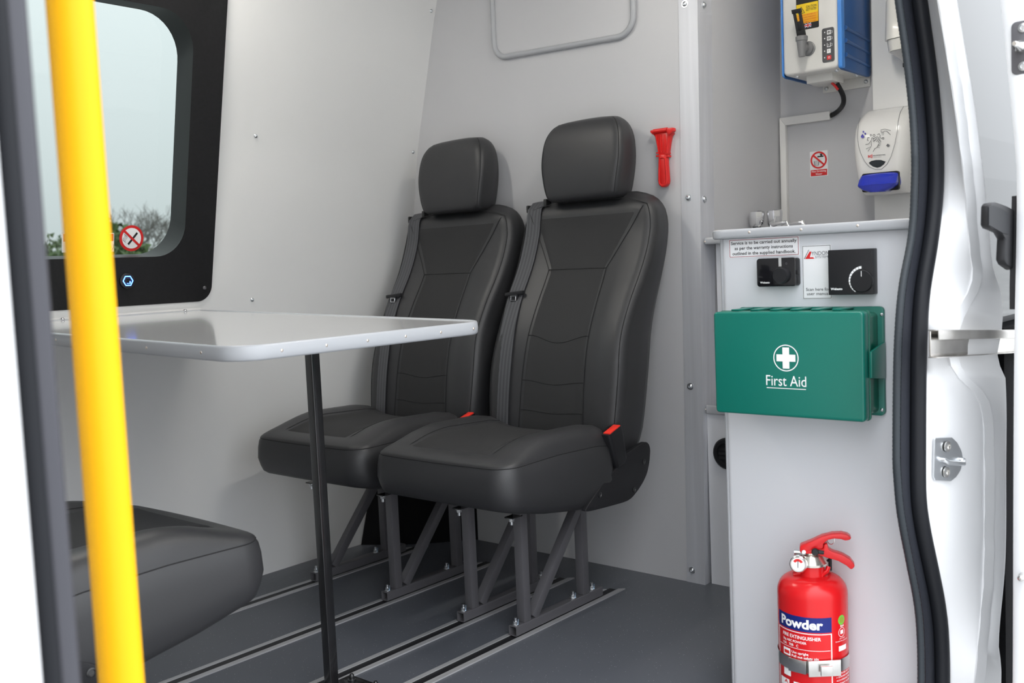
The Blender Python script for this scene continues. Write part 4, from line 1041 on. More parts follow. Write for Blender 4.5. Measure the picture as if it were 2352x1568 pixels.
# steel strap with over-centre catch
zs0 = zfront(1870, 1533) ; sw = 0.0115
ss_ = thing('extinguisher_strap', 'stainless steel strap with a buckle round the red extinguisher', 'strap', (EXX, EXY, zs0 - sw))
rows = []
for dz, dr in ((-sw, 0.0014), (sw, 0.0014)):
    rows.append([V(EXX - (ER + dr) * cos(a), EXY - (ER + dr) * sin(a), zs0 + dz) for a in [radians(-115 + 5 * i) for i in range(47)]])
MB().strip(rows).build('band', 'steel', ss_)
def catch(name, px0, px1, d0, d1, hh, mat='steel', bev=0.0008):
    a0, a1 = az(px0), az(px1); pts = []
    q = lambda a, d: V(EXX - (ER + d) * cos(a), EXY - (ER + d) * sin(a), 0)
    n = 6; inn = [q(lerp(a0, a1, i / n), d0) for i in range(n + 1)]; mid = (inn[0] + inn[-1]) / 2; nn = (mid - V(EXX, EXY, 0)).normalized()
    outp = [inn[-1] + nn * d1, inn[0] + nn * d1]; poly = [(p.x, p.y) for p in inn + outp]
    MB().prism(poly, 'z', zs0 - hh, zs0 + hh).build(name, mat, ss_, bevel=bev)
catch('catch_body', 1856, 1925, 0.002, 0.009, 0.0145)
catch('catch_lever', 1882, 1904, 0.011, 0.006, 0.009)
catch('catch_loop', 1818, 1856, 0.002, 0.0055, 0.012)

# ------------------------------------------------------------------ water heater, trunking, cable
YR_u = P(2000, 180, 'x', XR - 0.015).y
XU = P(1934, 158, 'y', YR_u).x
YL_u = P(1796, 172, 'x', XU).y
ZB_u = (P(1796, 172, 'x', XU).z + P(1934, 158, 'x', XU).z) / 2
ur = thing('water_heater', 'white and blue wall-hung water heater with a grey tap', 'water heater', ((XU + XR) / 2, (YR_u + YL_u) / 2, ZB_u))
ZT_u = ZB_u + 0.36
MB().prism(rrect(YR_u + 0.010, YL_u - 0.004, ZB_u, ZT_u, 0.012, 5), 'x', XU, XR - 0.008).build('body', 'urn_white', ur, bevel=0.008, seg=3)
for a, b in ((YR_u, YR_u + 0.0105), (YL_u - 0.0045, YL_u)):
    MB().prism(rrect(XU + 0.004, XR - 0.012, ZB_u - 0.004, ZT_u, 0.014, 5), 'y', a, b).build('side_panel', 'urn_blue', ur, bevel=0.0015)
    MB().prism(rrect(XU - 0.001, XU + 0.022, ZB_u - 0.002, ZT_u, 0.008, 5), 'y', a - 0.0012 if a == YR_u else a, b).build('front_rail', 'urn_blue_light', ur, bevel=0.003)
for zc_ in (0.105, 0.072, 0.035):
    a = V(XU + 0.024, YR_u - 0.0002, ZB_u + zc_); b = V(XR - 0.02, YR_u - 0.0002, ZB_u + zc_ - 0.012)
    MB().tube([a, a.lerp(b, 0.15) , b], [0.0065, 0.005, 0.003], 10).build('grip_ripple', 'urn_blue', ur)
# label
def up(px, py, d=0.0): p = P(px, py, 'x', XU - d); return (p.y, p.z)
LX = XU - 0.0006
a = up(1830, 72); b = up(1880, 0)
MB().prism(rrect(b[0], a[0], a[1] + 0.0, a[1] + 0.125, 0.003, 3), 'x', XU - 0.0006, XU - 0.0001).build('label_plate', 'print_black', ur, smooth=False)
yl, yr = a[0] - 0.001, b[0] + 0.001; zy0 = up(1831, 56)[1]; zy1 = up(1831, 12)[1]
flat_x('label_yellow', 'print_yellow', ur, LX - 0.0004, [(yr, zy0), (yl, zy0), (yl, zy1), (yr, zy1)])
for i in range(4):
    zq = lerp(zy1, zy0, 0.60 + 0.125 * i); flat_x('label_stripe', 'print_orange', ur, LX - 0.0007, [(yr, zq - 0.003), (yl, zq - 0.003), (yl, zq + 0.003), (yr, zq + 0.003)])
    text(('DO NOT FILL ABOVE MAX FILL', 'DRAIN TANK OVERNIGHT', 'DO NOT ALLOW TO FREEZE', 'DO NOT REMOVE THIS LABEL')[i], (LX - 0.0011, yl - 0.006, zq - 0.0013), EXM, EZ, (yl - yr) - 0.012, 'red_print', ur, height=0.0026, bold=0.01)
text('CAUTION', (LX - 0.0009, lerp(yl, yr, 0.45), lerp(zy1, zy0, 0.26)), EXM, EZ, (yl - yr) * 0.48, 'print_black', ur, height=0.0065, bold=0.012)
flat_x('label_rule', 'print_black', ur, LX - 0.0008, [(lerp(yl, yr, 0.93), lerp(zy1, zy0, 0.295) - 0.0006), (lerp(yl, yr, 0.45), lerp(zy1, zy0, 0.295) - 0.0006), (lerp(yl, yr, 0.45), lerp(zy1, zy0, 0.295)), (lerp(yl, yr, 0.93), lerp(zy1, zy0, 0.295))])
text('HOT WATER', (LX - 0.0009, lerp(yl, yr, 0.45), lerp(zy1, zy0, 0.42)), EXM, EZ, (yl - yr) * 0.48, 'print_black', ur, height=0.0055, bold=0.005)
tri = [V(LX - 0.001, lerp(yl, yr, u), lerp(zy1, zy0, v)) for u, v in ((0.07, 0.48), (0.38, 0.48), (0.225, 0.14))]
MB().tube([tri[i].lerp(tri[(i + 1) % 3], t) for i in range(3) for t in (0, 0.5)], 0.0008, 5, closed=True).build('warning_triangle', 'print_black', ur)
MB().tube([V(LX - 0.001, lerp(yl, yr, 0.225), lerp(zy1, zy0, v)) for v in (0.23, 0.38)], 0.0009, 6).build('warning_mark', 'print_black', ur)
zf0, zf1 = up(1831, 68)[1], up(1831, 58)[1]
flat_x('flag_field', 'print_blue', ur, LX - 0.0004, [(lerp(yl, yr, 0.68), zf0), (lerp(yl, yr, 0.36), zf0), (lerp(yl, yr, 0.36), zf1), (lerp(yl, yr, 0.68), zf1)])
ym = lerp(yl, yr, 0.52); zm = (zf0 + zf1) / 2; hw_ = (yl - yr) * 0.16; hh_ = (zf1 - zf0) / 2
mb = MB()
for s in (1, -1):
    mb.prism([(ym - hw_, zm - s * hh_), (ym - hw_ + 0.0022, zm - s * hh_), (ym + hw_, zm + s * hh_), (ym + hw_ - 0.0022, zm + s * hh_)], 'x', LX - 0.0008, LX - 0.0006)
mb.build('flag_saltire', 'print_white', ur, smooth=False)
mb = MB().box(LX - 0.0010, LX - 0.0008, ym - hw_, ym + hw_, zm - 0.0024, zm + 0.0024); mb.box(LX - 0.0010, LX - 0.0008, ym - 0.0024, ym + 0.0024, zm - hh_, zm + hh_); mb.build('flag_cross', 'print_white', ur, smooth=False)
mb = MB().box(LX - 0.0013, LX - 0.0011, ym - hw_, ym + hw_, zm - 0.0013, zm + 0.0013); mb.box(LX - 0.0013, LX - 0.0011, ym - 0.0013, ym + 0.0013, zm - hh_, zm + hh_); mb.build('flag_cross', 'red_print', ur, smooth=False)
# control strip
a = up(1890, 144); b = up(1915, 62)
MB().prism(rrect(b[0] - 0.0012, a[0] + 0.0012, a[1] - 0.0012, b[1] + 0.0012, 0.006, 5), 'x', XU - 0.0008, XU - 0.0001).build('control_surround', 'urn_grey', ur, smooth=False)
MB().prism(rrect(b[0], a[0], a[1], b[1], 0.005, 5), 'x', XU - 0.0014, XU - 0.0008).build('control_strip', 'urn_panel', ur, smooth=False)
for i, (px, py) in enumerate(((1905, 74), (1905, 88), (1905, 103), (1905, 117), (1905, 132))):
    q = up(px, py); l = up(1894.5, py + 0.8)
    MB().lathe([(0.0018, 0), (0.0012, 0.0008), (0, 0.001)], (XU - 0.0014, l[0], l[1]), (-1, 0, 0), 12).build('indicator', 'print_white', ur)
    s = 0.0054
    flat_x('key', 'red_print' if i == 4 else 'print_white', ur, XU - 0.0017, [(q[0] - s * (1.1 if i == 4 else 0.8), q[1] - s), (q[0] + s * 1.1, q[1] - s), (q[0] + s * 1.1, q[1] + s), (q[0] - s * (1.1 if i == 4 else 0.8), q[1] + s)])
    if i < 3:
        mb = MB().tube([V(XU - 0.0018, q[0] - s * 0.9, q[1] + 0.003), V(XU - 0.0018, q[0] - s * 1.5, q[1] + 0.003), V(XU - 0.0018, q[0] - s * 1.5, q[1] - 0.003), V(XU - 0.0018, q[0] - s * 0.9, q[1] - 0.003)], 0.0005, 5); mb.build('cup_mark', 'print_white', ur)
        flat_x('key_mark', 'urn_panel', ur, XU - 0.0021, [(q[0] - 0.0024, q[1] - 0.003), (q[0] + 0.0038, q[1] - 0.003), (q[0] + 0.0038, q[1] + 0.003), (q[0] - 0.0024, q[1] + 0.003)] if i < 2 else [(q[0] - 0.003, q[1] - 0.004), (q[0] + 0.0045, q[1] - 0.004), (q[0] + 0.0045, q[1] + 0.0054), (q[0] - 0.003, q[1] + 0.0054)])
        text('✓' if False else ('v', '5', '!')[i], (XU - 0.0024, q[0] + 0.002, q[1] - 0.002), EXM, EZ, (0.004, 0.003, 0.0012)[i], 'print_white', ur, height=0.004, bold=0.02)
    if i == 3: text('+ -', (XU - 0.0021, q[0] + 0.004, q[1] - 0.002), EXM, EZ, 0.0075, 'urn_panel', ur, bold=0.02)
    if i == 4:
        mb = MB(); ring_mesh(mb, 'x', XU - 0.0020, q[0], q[1], 0.0020, 0.0026, 18); mb.box(XU - 0.0023, XU - 0.0021, q[0] - 0.0004, q[0] + 0.0004, q[1] + 0.0004, q[1] + 0.0034); mb.build('power_mark', 'print_white', ur, smooth=False)
# tap
f = P(1857, 112, 'x', XU); MB().lathe([(0.0195, 0), (0.0195, 0.003), (0.0165, 0.0045), (0.0165, 0.012), (0.010, 0.018), (0.010, 0.040), (0, 0.040)], (XU + 0.0005, f.y, f.z), (-1, 0, 0), 28).build('tap_flange', 'urn_grey', ur)
s = V(XU - 0.042, f.y, f.z)
MB().lathe([(0.0, -0.026), (0.0085, -0.026), (0.0095, -0.018), (0.0135, 0.014), (0.0155, 0.015), (0.0160, 0.026), (0.013, 0.028), (0, 0.028)], s, (0, 0, 1), 22).build('tap_body', 'urn_grey', ur)
la = s + V(0, 0.0, 0.028); lb = la + V(-0.012, 0.006, 0.060)
d = (lb - la).normalized(); e = V(0, 1, 0); nn = d.cross(e).normalized()
mb = MB(); 
for s_ in (-1, 1): mb.loft([[la + e * s_ * 0.0065 + e * u * 0.0042 + nn * w * 0.005 for u, w in ((-1, -1), (1, -1), (1, 1), (-1, 1))], [lb + e * s_ * 0.008 + e * u * 0.0030 + nn * w * 0.0035 for u, w in ((-1, -1), (1, -1), (1, 1), (-1, 1))]])
mb.obox(lb + d * 0.004, e * 0.0125, nn * 0.0055, d * 0.0055); mb.obox(la + d * 0.005, e * 0.0105, nn * 0.0065, d * 0.009); mb.obox((la + lb) / 2 - d * 0.004, e * 0.005, nn * 0.003, d * 0.012)
mb.build('tap_lever', 'black_plastic', ur, bevel=0.001)
# underside fittings and wall plate
MB().box(XU + 0.05, XU + 0.13, lerp(YR_u, YL_u, 0.28), lerp(YR_u, YL_u, 0.72), ZB_u - 0.022, ZB_u + 0.002).build('cable_box', 'urn_white', ur, bevel=0.003)
for fx, fy in ((0.03, 0.82), (0.03, 0.16), (0.15, 0.12)):
    screw(ur, (XU + fx, lerp(YR_u, YL_u, fy), ZB_u), (0, 0, -1), 0.006, 0.006)
z_w = P(1930, 196, 'x', XR - 0.002).z
wp = MB().box(XR - 0.006, XR - 0.0002, YR_u + 0.006, lerp(YR_u, YL_u, 0.85), z_w - 0.016, ZB_u + 0.02).build('wall_plate', 'urn_white', ur, bevel=0.002)
for fy in (0.10, 0.78): screw(wp, (XR - 0.006, lerp(YR_u, YL_u, fy), z_w - 0.001 - 0.004 * fy), (-1, 0, 0), 0.006, 0.005)
# trunking
tk = thing('cable_trunking', 'white mitred cable trunking running up the sink wall', 'trunking', (XR - 0.008, 1.3, zt1))
ptl = P(1781, 271, 'x', XR - 0.014); ptr = P(1906, 258, 'x', XR - 0.014); pbr = P(1908, 282, 'x', XR - 0.014); pvi = P(1804, 288, 'x', XR - 0.014)
zt_, zb_ = ptl.z - 0.002, pvi.z; yo, yi = min(ptl.y, yc(1.3) - 0.002), pvi.y
MB().prism([(yo, zt1 + 0.0005), (yo, zt_), (yi, zb_), (yi, zt1 + 0.0005)], 'x', XR - 0.016, XR - 0.0002).build('upright_run', 'trim_white', tk, bevel=0.001)
MB().prism([(yo - 0.0006, zt_ - 0.0), (ptr.y, zt_ - 0.0), (ptr.y, zb_), (yi - 0.0006, zb_)], 'x', XR - 0.016, XR - 0.0002).build('level_run', 'trim_white', tk, bevel=0.001)
# cable
cb = thing('cable_loom', 'black cable loop with a red wire under the water heater', 'cable', (XR - 0.03, ptr.y, zb_))
def cp(px, py, x): return P(px, py, 'x', x)
pts = [cp(1922, 192, XU + 0.10), cp(1930, 206, XU + 0.11), cp(1937, 222, XU + 0.13), cp(1937, 238, XU + 0.15), cp(1928, 252, XR - 0.03), cp(1915, 262, XR - 0.012), cp(1908, 265, XR - 0.009), cp(1902, 266, XR - 0.009)]
def bez(pts, n=4):
    out = []
    for i in range(len(pts) - 1):
        p0 = pts[max(0, i - 1)]; p1 = pts[i]; p2 = pts[i + 1]; p3 = pts[min(len(pts) - 1, i + 2)]
        for k in range(n):
            t = k / n; out.append(0.5 * ((2 * p1) + (p2 - p0) * t + (2 * p0 - 5 * p1 + 4 * p2 - p3) * t * t + (3 * p1 - p0 - 3 * p2 + p3) * t ** 3))
    return out + [pts[-1]]
MB().tube(bez(pts), 0.0068, 10).build('sleeve', 'black_plastic', cb)
MB().tube(bez([cp(1910, 190, XU + 0.09), cp(1918, 197, XU + 0.095), cp(1925, 206, XU + 0.10)]), 0.0036, 8).build('red_wire', 'red_plastic', cb)
# not drinking water sign
ns, yl, yr, zt, zb, xf = sticker('drinking_water_sign', 'small white and red not-drinking-water sign on the grey sink wall', 1860, 1901, 349, 407, x=XR)
W_, H_ = yl - yr, zt - zb
flat_x('red_panel', 'red_print', ns, xf, [(yr + 0.04 * W_, zb + 0.03 * H_), (yl - 0.04 * W_, zb + 0.03 * H_), (yl - 0.04 * W_, zb + 0.27 * H_), (yr + 0.04 * W_, zb + 0.27 * H_)])
text('Not Drinking', (xf - 0.0004, yl - 0.10 * W_, zb + 0.175 * H_), EXM, EZ, 0.80 * W_, 'print_white', ns, height=0.0052, bold=0.01)
text('Water', (xf - 0.0004, yl - 0.31 * W_, zb + 0.065 * H_), EXM, EZ, 0.38 * W_, 'print_white', ns, height=0.0052, bold=0.01)
cy_, cz_ = (yl + yr) / 2, zb + 0.645 * H_; r_ = W_ * 0.46
flat_x('tap_mark', 'print_black', ns, xf, [(cy_ - 0.015, cz_ + 0.008), (cy_ + 0.004, cz_ + 0.008), (cy_ + 0.004, cz_ + 0.012), (cy_ - 0.015, cz_ + 0.012)])
flat_x('tap_mark', 'print_black', ns, xf, [(cy_ - 0.010, cz_ + 0.012), (cy_ - 0.006, cz_ + 0.012), (cy_ - 0.003, cz_ + 0.018), (cy_ - 0.013, cz_ + 0.018)])
MB().tube([V(xf, cy_ + a, cz_ + b) for a, b in ((0.014, -0.002), (0.012, -0.015), (0.001, -0.015), (-0.001, -0.002))], 0.0008, 5).build('cup_mark', 'print_black', ns)
mb = MB()
for i in range(3):
    for j in range(3): mb.box(xf - 0.0002, xf + 0.0001, cy_ + 0.0015 + 0.0042 * i, cy_ + 0.003 + 0.0042 * i, cz_ - 0.012 + 0.004 * j, cz_ - 0.010 + 0.004 * j)
mb.build('water_mark', 'print_black', ns, smooth=False)
mb = MB(); ring_mesh(mb, 'x', xf - 0.0004, cy_, cz_, r_ * 0.80, r_, 44); mb.build('prohibition_ring', 'red_print', ns, smooth=False)
L = r_ * 0.92; e = V(-cos(radians(42)), -sin(radians(42))); f_ = V(sin(radians(42)), -cos(radians(42)))
flat_x('prohibition_bar', 'red_print', ns, xf - 0.0006, [tuple(V(cy_, cz_) + e * a * L + f_ * b * 0.0025) for a, b in ((-1, -1), (1, -1), (1, 1), (-1, 1))])

# ------------------------------------------------------------------ soap dispensers
XD = XR - 0.0305           # face they hang on
def dispenser_body(mb, yL, yR, zs, depth, shrink):
    rings = []
    for z in zs:
        d = interp(z, depth); s = interp(z, shrink); yl, yr = yL - s, yR + s; r = min(0.03, d * 0.45)
        pts = [(XD, yl), (XD - d + r, yl)] + [(XD - d + r - r * sin(a), yl - r + r * cos(a)) for a in [pi / 2 * i / 6 for i in range(1, 7)]]
        ym = (yl + yr) / 2
        half = pts[:]
        full = half + [(XD - d - 0.004, lerp(yl - r, yr + r, t)) for t in (0.25, 0.5, 0.75)] + [(x, yr + (yl - y)) for x, y in reversed(half)]
        rings.append([V(x, y, z) for x, y in full])
    return mb.loft(rings)
DF = 0.105
XFd = XD - DF
yL = P(1964, 380, 'x', XFd + 0.03).y; yR = P(2088, 380, 'x', XFd + 0.02).y - 0.004
zt = P(2030, 246, 'x', XFd + 0.05).z; zb = P(2000, 447, 'x', XFd + 0.02).z
sd = thing('soap_dispenser', 'white soap dispenser with a blue push bar on the sink wall', 'soap dispenser', (XD, (yL + yR) / 2, zb))
h = zt - zb
zs = [zb + h * t for t in (0, 0.02, 0.08, 0.2, 0.35, 0.5, 0.65, 0.75, 0.83, 0.9, 0.95, 0.985, 1.0)]
dep = [(zb, DF - 0.03), (zb + 0.03 * h, DF - 0.014), (zb + 0.2 * h, DF), (zb + 0.6 * h, DF), (zb + 0.75 * h, DF - 0.006), (zb + 0.86 * h, DF - 0.022), (zb + 0.94 * h, DF - 0.045), (zb + h, DF - 0.085)]
shr = [(zb, 0.018), (zb + 0.1 * h, 0.013), (zb + 0.4 * h, 0.003), (zb + 0.6 * h, 0.0), (zb + 0.85 * h, 0.004), (zb + h, 0.016)]
dispenser_body(MB(), yL, yR, zs, dep, shr).build('body', 'abs_white', sd, angle=60)
kd, dx_, dy_ = 270 / 1460, 1840, 230
XQ = XFd - 0.0052
def dp(u, v, d=0.0):
    p = P(dx_ + u * kd, dy_ + v * kd, 'x', XQ - d); return p
def on_front(u, v, d=0.0):
    # sits on the curved face: iterate with the local depth
    x = XQ
    for _ in range(4):
        p = P(dx_ + u * kd, dy_ + v * kd, 'x', x); x = XD - interp(p.z, dep) - 0.0046 - d
    return p
# oval seam line of the cover
ov = [(735, 215), (712, 300), (700, 450), (712, 560), (740, 660), (790, 760), (850, 830), (930, 862), (1000, 855), (1070, 790), (1120, 690), (1165, 540), (1195, 380), (1205, 260), (1230, 150), (1275, 75)]
MB().tube([on_front(*q) for q in ov], 0.0005, 5).build('cover_seam', 'print_grey', sd)
def strokes(name, lines, mat, r=0.00055):
    mb = MB()
    for ln in lines: mb.tube([on_front(u, v, 0.0003) for u, v in ln], r, 5)
    return mb.build(name, mat, sd)
circ = lambda u, v, r: [(u + r * cos(2 * pi * i / 12), v + r * sin(2 * pi * i / 12)) for i in range(13)]
strokes('hand_drawing', [[(800, 552), (840, 540), (870, 495), (872, 570)], [(808, 605), (870, 575), (832, 632)], [(872, 490), (880, 462), (895, 470), (893, 510), (935, 480), (900, 512)], [(893, 480), (945, 452), (960, 462), (985, 500), (990, 520)],
    [(915, 500), (945, 470)], [(935, 515), (965, 478)], [(955, 520), (980, 490)], [(990, 515), (960, 530), (990, 545), (955, 550), (985, 565), (945, 570), (975, 592), (940, 588), (962, 545)], [(940, 588), (915, 600), (893, 640)],
    [(850, 465), (830, 462), (822, 485), (835, 505), (818, 495)], circ(866, 435, 10), circ(905, 438, 14), circ(1018, 472, 11), [(945, 430), (970, 415), (985, 440), (975, 460), (1000, 475)]], 'print_grey')
strokes('tap_drawing', [[(992, 395), (992, 368), (1040, 358), (1112, 376)], [(992, 395), (1028, 395), (1030, 384), (1065, 385), (1110, 428)], [(1000, 405), (1000, 415)], [(1012, 405), (1014, 415)], [(1024, 405), (1026, 415)], [(1005, 425), (1005, 433)], [(1020, 425), (1020, 433)]], 'print_grey')
for u, v, s_ in ((762, 445, 20), (773, 391, 10), (796, 414, 10)):
    drop = [(u, v - s_ * 1.4)] + [(u + s_ * cos(a), v + s_ * sin(a) + s_ * 0.3) for a in [radians(-20 + 22 * i) for i in range(11)]]
    pts = [on_front(a, b, 0.0004) for a, b in drop]; n = len(pts); MB().add(pts + [p + V(0.0004, 0, 0) for p in pts], [list(range(n)), list(range(2 * n - 1, n - 1, -1))]).build('drop_mark', 'print_violet', sd, smooth=False)
def dpoly(name, uv, mat, d=0.0004):
    pts = [on_front(a, b, d) for a, b in uv]; n = len(pts); return MB().add(pts + [p + V(0.0005, 0, 0) for p in pts], [list(range(n)), list(range(2 * n - 1, n - 1, -1))] + [(i, (i + 1) % n, n + (i + 1) % n, n + i) for i in range(n)]).build(name, mat, sd, smooth=False)
dpoly('diamond_mark', [(1055, 562), (1077, 540), (1100, 560), (1080, 584)], 'print_grey')
q = on_front(830, 712, 0.0005); q2 = on_front(885, 712, 0.0005); text('scj', q, EXM, EZ, q.y - q2.y, 'red_print', sd, bold=0.03)
q = on_front(893, 698, 0.0005); q2 = on_front(1050, 698, 0.0005); text('PROFESSIONAL', q, EXM, EZ, q.y - q2.y, 'print_grey', sd, height=0.0032, bold=0.02)
q = on_front(893, 716, 0.0005); q2 = on_front(1000, 716, 0.0005); text('A family company', q, EXM, EZ, q.y - q2.y, 'print_grey', sd, height=0.0022)
dpoly('sight_window', [(840, 778), (870, 755), (930, 742), (990, 742), (1050, 762), (1030, 795), (985, 828), (945, 838), (895, 825), (860, 800)], 'lens_dark')
a = dp(735, 925); b = dp(1215, 890); c_ = dp(775, 1150)
ytl, ytr, zpt, zpb = dp(745, 920).y, dp(1205, 890).y, (dp(745, 920).z + dp(1205, 890).z) / 2, dp(900, 1145).z
mb = MB(); rings = []
for t, d, wdn in ((0, 0.002, 0.004), (0.1, 0.010, 0.0), (0.3, 0.018, -0.001), (0.55, 0.026, -0.001), (0.62, 0.030, 0.0), (0.68, 0.028, 0.001), (0.85, 0.026, 0.012), (1.0, 0.022, 0.030)):
    z = lerp(zpt, zpb, t); yl_, yr_ = ytl + 0.003 * t - wdn, ytr + wdn; ym = (yl_ + yr_) / 2
    fr = [(XFd - d - 0.006 * (1 - (2 * k / 10 - 1) ** 2), lerp(yl_ - 0.004, yr_ + 0.004, k / 10)) for k in range(11)]
    rings.append([V(x, y, z) for x, y in [(XFd + 0.02, yl_), (XFd - d + 0.004, yl_)] + fr + [(XFd - d + 0.004, yr_), (XFd + 0.02, yr_)]])
mb.loft(rings).build('push_bar', 'soap_blue', sd, angle=45)
MB().prism(rrect(ytr - 0.0015, ytl - 0.002, zpb + 0.002, zpt + 0.002, 0.006, 4), 'x', XFd - 0.0056, XFd + 0.004).build('bar_recess', 'black_plastic', sd, smooth=False)

# second dispenser higher up, mostly hidden by the door seal
yL2 = P(2031, 80, 'x', XD - 0.08).y; zb2 = P(2060, 150, 'x', XD - 0.05).z
s2 = thing('towel_dispenser', 'cream wall dispenser partly hidden by the door seal at the top', 'dispenser', (XD, yL2 - 0.06, zb2))
z_j = P(2060, 86, 'x', XD - 0.1).z
dispenser_body(MB(), yL2, yL2 - 0.125, [z_j, z_j + 0.02, z_j + 0.10, z_j + 0.14, z_j + 0.16], [(z_j, 0.10), (z_j + 0.1, 0.10), (z_j + 0.16, 0.06)], [(z_j, 0.0), (z_j + 0.16, 0.006)]).build('cover', 'abs_cream', s2, angle=60)
zq = z_j - 0.03
dispenser_body(MB(), yL2 - 0.003, yL2 - 0.122, [zq, zq + 0.012, z_j - 0.001], [(zq, 0.094), (z_j, 0.097)], [(zq, 0.004), (z_j, 0.001)]).build('lower_band', 'abs_cream', s2, angle=60)
dispenser_body(MB(), yL2 - 0.005, yL2 - 0.120, [zb2, zb2 + 0.012, zb2 + 0.03, zq - 0.0005], [(zb2, 0.045), (zb2 + 0.02, 0.07), (zq, 0.092)], [(zb2, 0.03), (zb2 + 0.02, 0.020), (zq, 0.004)]).build('reservoir', 'abs_clear', s2, angle=60)
MB().box(XD - 0.075, XD - 0.045, yL2 - 0.075, yL2 - 0.045, zb2 - 0.012, zb2 - 0.0002).build('nozzle', 'black_plastic', s2, bevel=0.002)

# ------------------------------------------------------------------ rear edge of the side door opening
ROWS_Y = [-420, -300, -200, -100] + [i * 28 for i in range(0, 58)] + [1640, 1740, 1840]
SEAL_L = [(-420, 1985), (-200, 2030), (0, 2056), (125, 2074), (250, 2088), (357, 2094), (464, 2092), (518, 2089), (560, 2084), (648, 2067), (729, 2058), (840, 2053), (1050, 2051), (1090, 2053), (1181, 2062), (1290, 2082), (1380, 2099), (1453, 2106), (1568, 2108), (1840, 2104)]
SEAL_R = [(-420, 2058), (-200, 2103), (0, 2129), (179, 2153), (321, 2165), (393, 2167), (464, 2164), (562, 2152), (673, 2135), (766, 2129), (840, 2127), (1050, 2126), (1145, 2126), (1217, 2136), (1301, 2154), (1380, 2170), (1453, 2179), (1568, 2182), (1840, 2178)]
STRIP = [(-420, 2080), (-200, 2125), (0, 2152), (107, 2170), (230, 2189), (332, 2203), (400, 2211), (486, 2218), (587, 2228), (625, 2232), (676, 2219), (713, 2196), (755, 2181), (825, 2177), (864, 2197), (903, 2236), (947, 2255), (1045, 2259), (1241, 2259), (1388, 2253), (1568, 2236), (1840, 2215)]
EDGE = [(-420, 2125), (-200, 2170), (0, 2199), (102, 2216), (242, 2239), (400, 2259), (529, 2272), (615, 2281), (670, 2299), (739, 2303), (790, 2295), (834, 2290), (849, 2308), (1094, 2311), (1290, 2309), (1476, 2294), (1535, 2300), (1840, 2292)]
def TY(py): return 0.00007 * max(0.0, 357 - py)       # the body side leans inwards above the waist
def dpt(tab, py, y): return P(smooth_interp(py, tab), py, 'y', y + TY(py))
# painted jamb
mb = MB(); rows = []
for py in ROWS_Y:
    sL, s, st_, e = dpt(SEAL_L, py, 0.572), dpt(SEAL_R, py, 0.536), dpt(STRIP, py, 0.497), dpt(EDGE, py, 0.482)
    stR = P(smooth_interp(py, STRIP) + 24, py, 'y', 0.493 + TY(py))
    if smooth_interp(py, EDGE) - smooth_interp(py, STRIP) < 40: stR = st_.lerp(e, 0.55)
    mid = s.lerp(st_, 0.5) + V(0, -0.004, 0); q3 = s.lerp(st_, 0.82) + V(0, -0.003, 0)
    rows.append([P(smooth_interp(py, SEAL_R) - 12, py, 'y', 0.570 + TY(py)), P(smooth_interp(py, SEAL_R) - 8, py, 'y', 0.55 + TY(py)), s, s.lerp(st_, 0.25) + V(0, -0.003, 0), mid, q3, st_, stR, stR + V(0.0015, 0.001, 0), e + V(-0.006, 0.0, 0), e, e + V(0.003, 0.03, 0)])
mb.strip(rows)
jb = struct(mb.build('trim_2', 'paint_white', angle=50), 'white painted door jamb behind the black seal', 'door jamb')
# seam sealer bead
mb = MB(); rows = []
for py in ROWS_Y:
    if smooth_interp(py, EDGE) - smooth_interp(py, STRIP) < 30: pass
    a = dpt(STRIP, py, 0.497); b = P(smooth_interp(py, STRIP) + 22, py, 'y', 0.494 + TY(py)); n_ = V(-0.0012, -0.0022, 0)
    bmp = 1.0 + 0.35 * sin(py * 0.071) + 0.3 * sin(py * 0.029 + 1); rows.append([a, a + n_ * bmp, a.lerp(b, 0.5) + n_ * 1.4 * bmp, b + n_ * bmp, b + V(0.0005, 0.001, 0)])
mb.strip(rows).build('sealer_bead', 'sealant', jb, angle=60)
# outer quarter glass of the body
mb = MB(); g0, g1 = [], []
top_py = [-420, -200, 0, 100, 200, 300, 400, 500, 600, 670, 735]
rows = [[V(e.x - 0.002, e.y + 0.023, e.z), V(2.75, e.y + 0.023, e.z)] for e in (dpt(EDGE, py, 0.482) for py in top_py)]
zsb = rows[-1][0].z
g = MB().strip(rows); 
w2 = thing('window_2', 'fixed quarter glass outside the door jamb', 'window', (2.2, 0.505, zsb)); w2['kind'] = 'structure'
g.build('pane', 'glass_body', w2, smooth=False)
MB().box(1.84, 2.76, 0.538, 0.550, zsb - 0.02, 1.62).build('backing_panel', 'black_plastic', w2, smooth=False)
struct(MB().box(1.965, 2.78, 0.500, 0.55, -0.30, zsb - 0.021).build('trim_3', 'carpet_black', smooth=False), 'lower body side behind the open door, coloured black for the shaded gap', 'body panel')  # black colour stands in for the shade in the slot behind the door

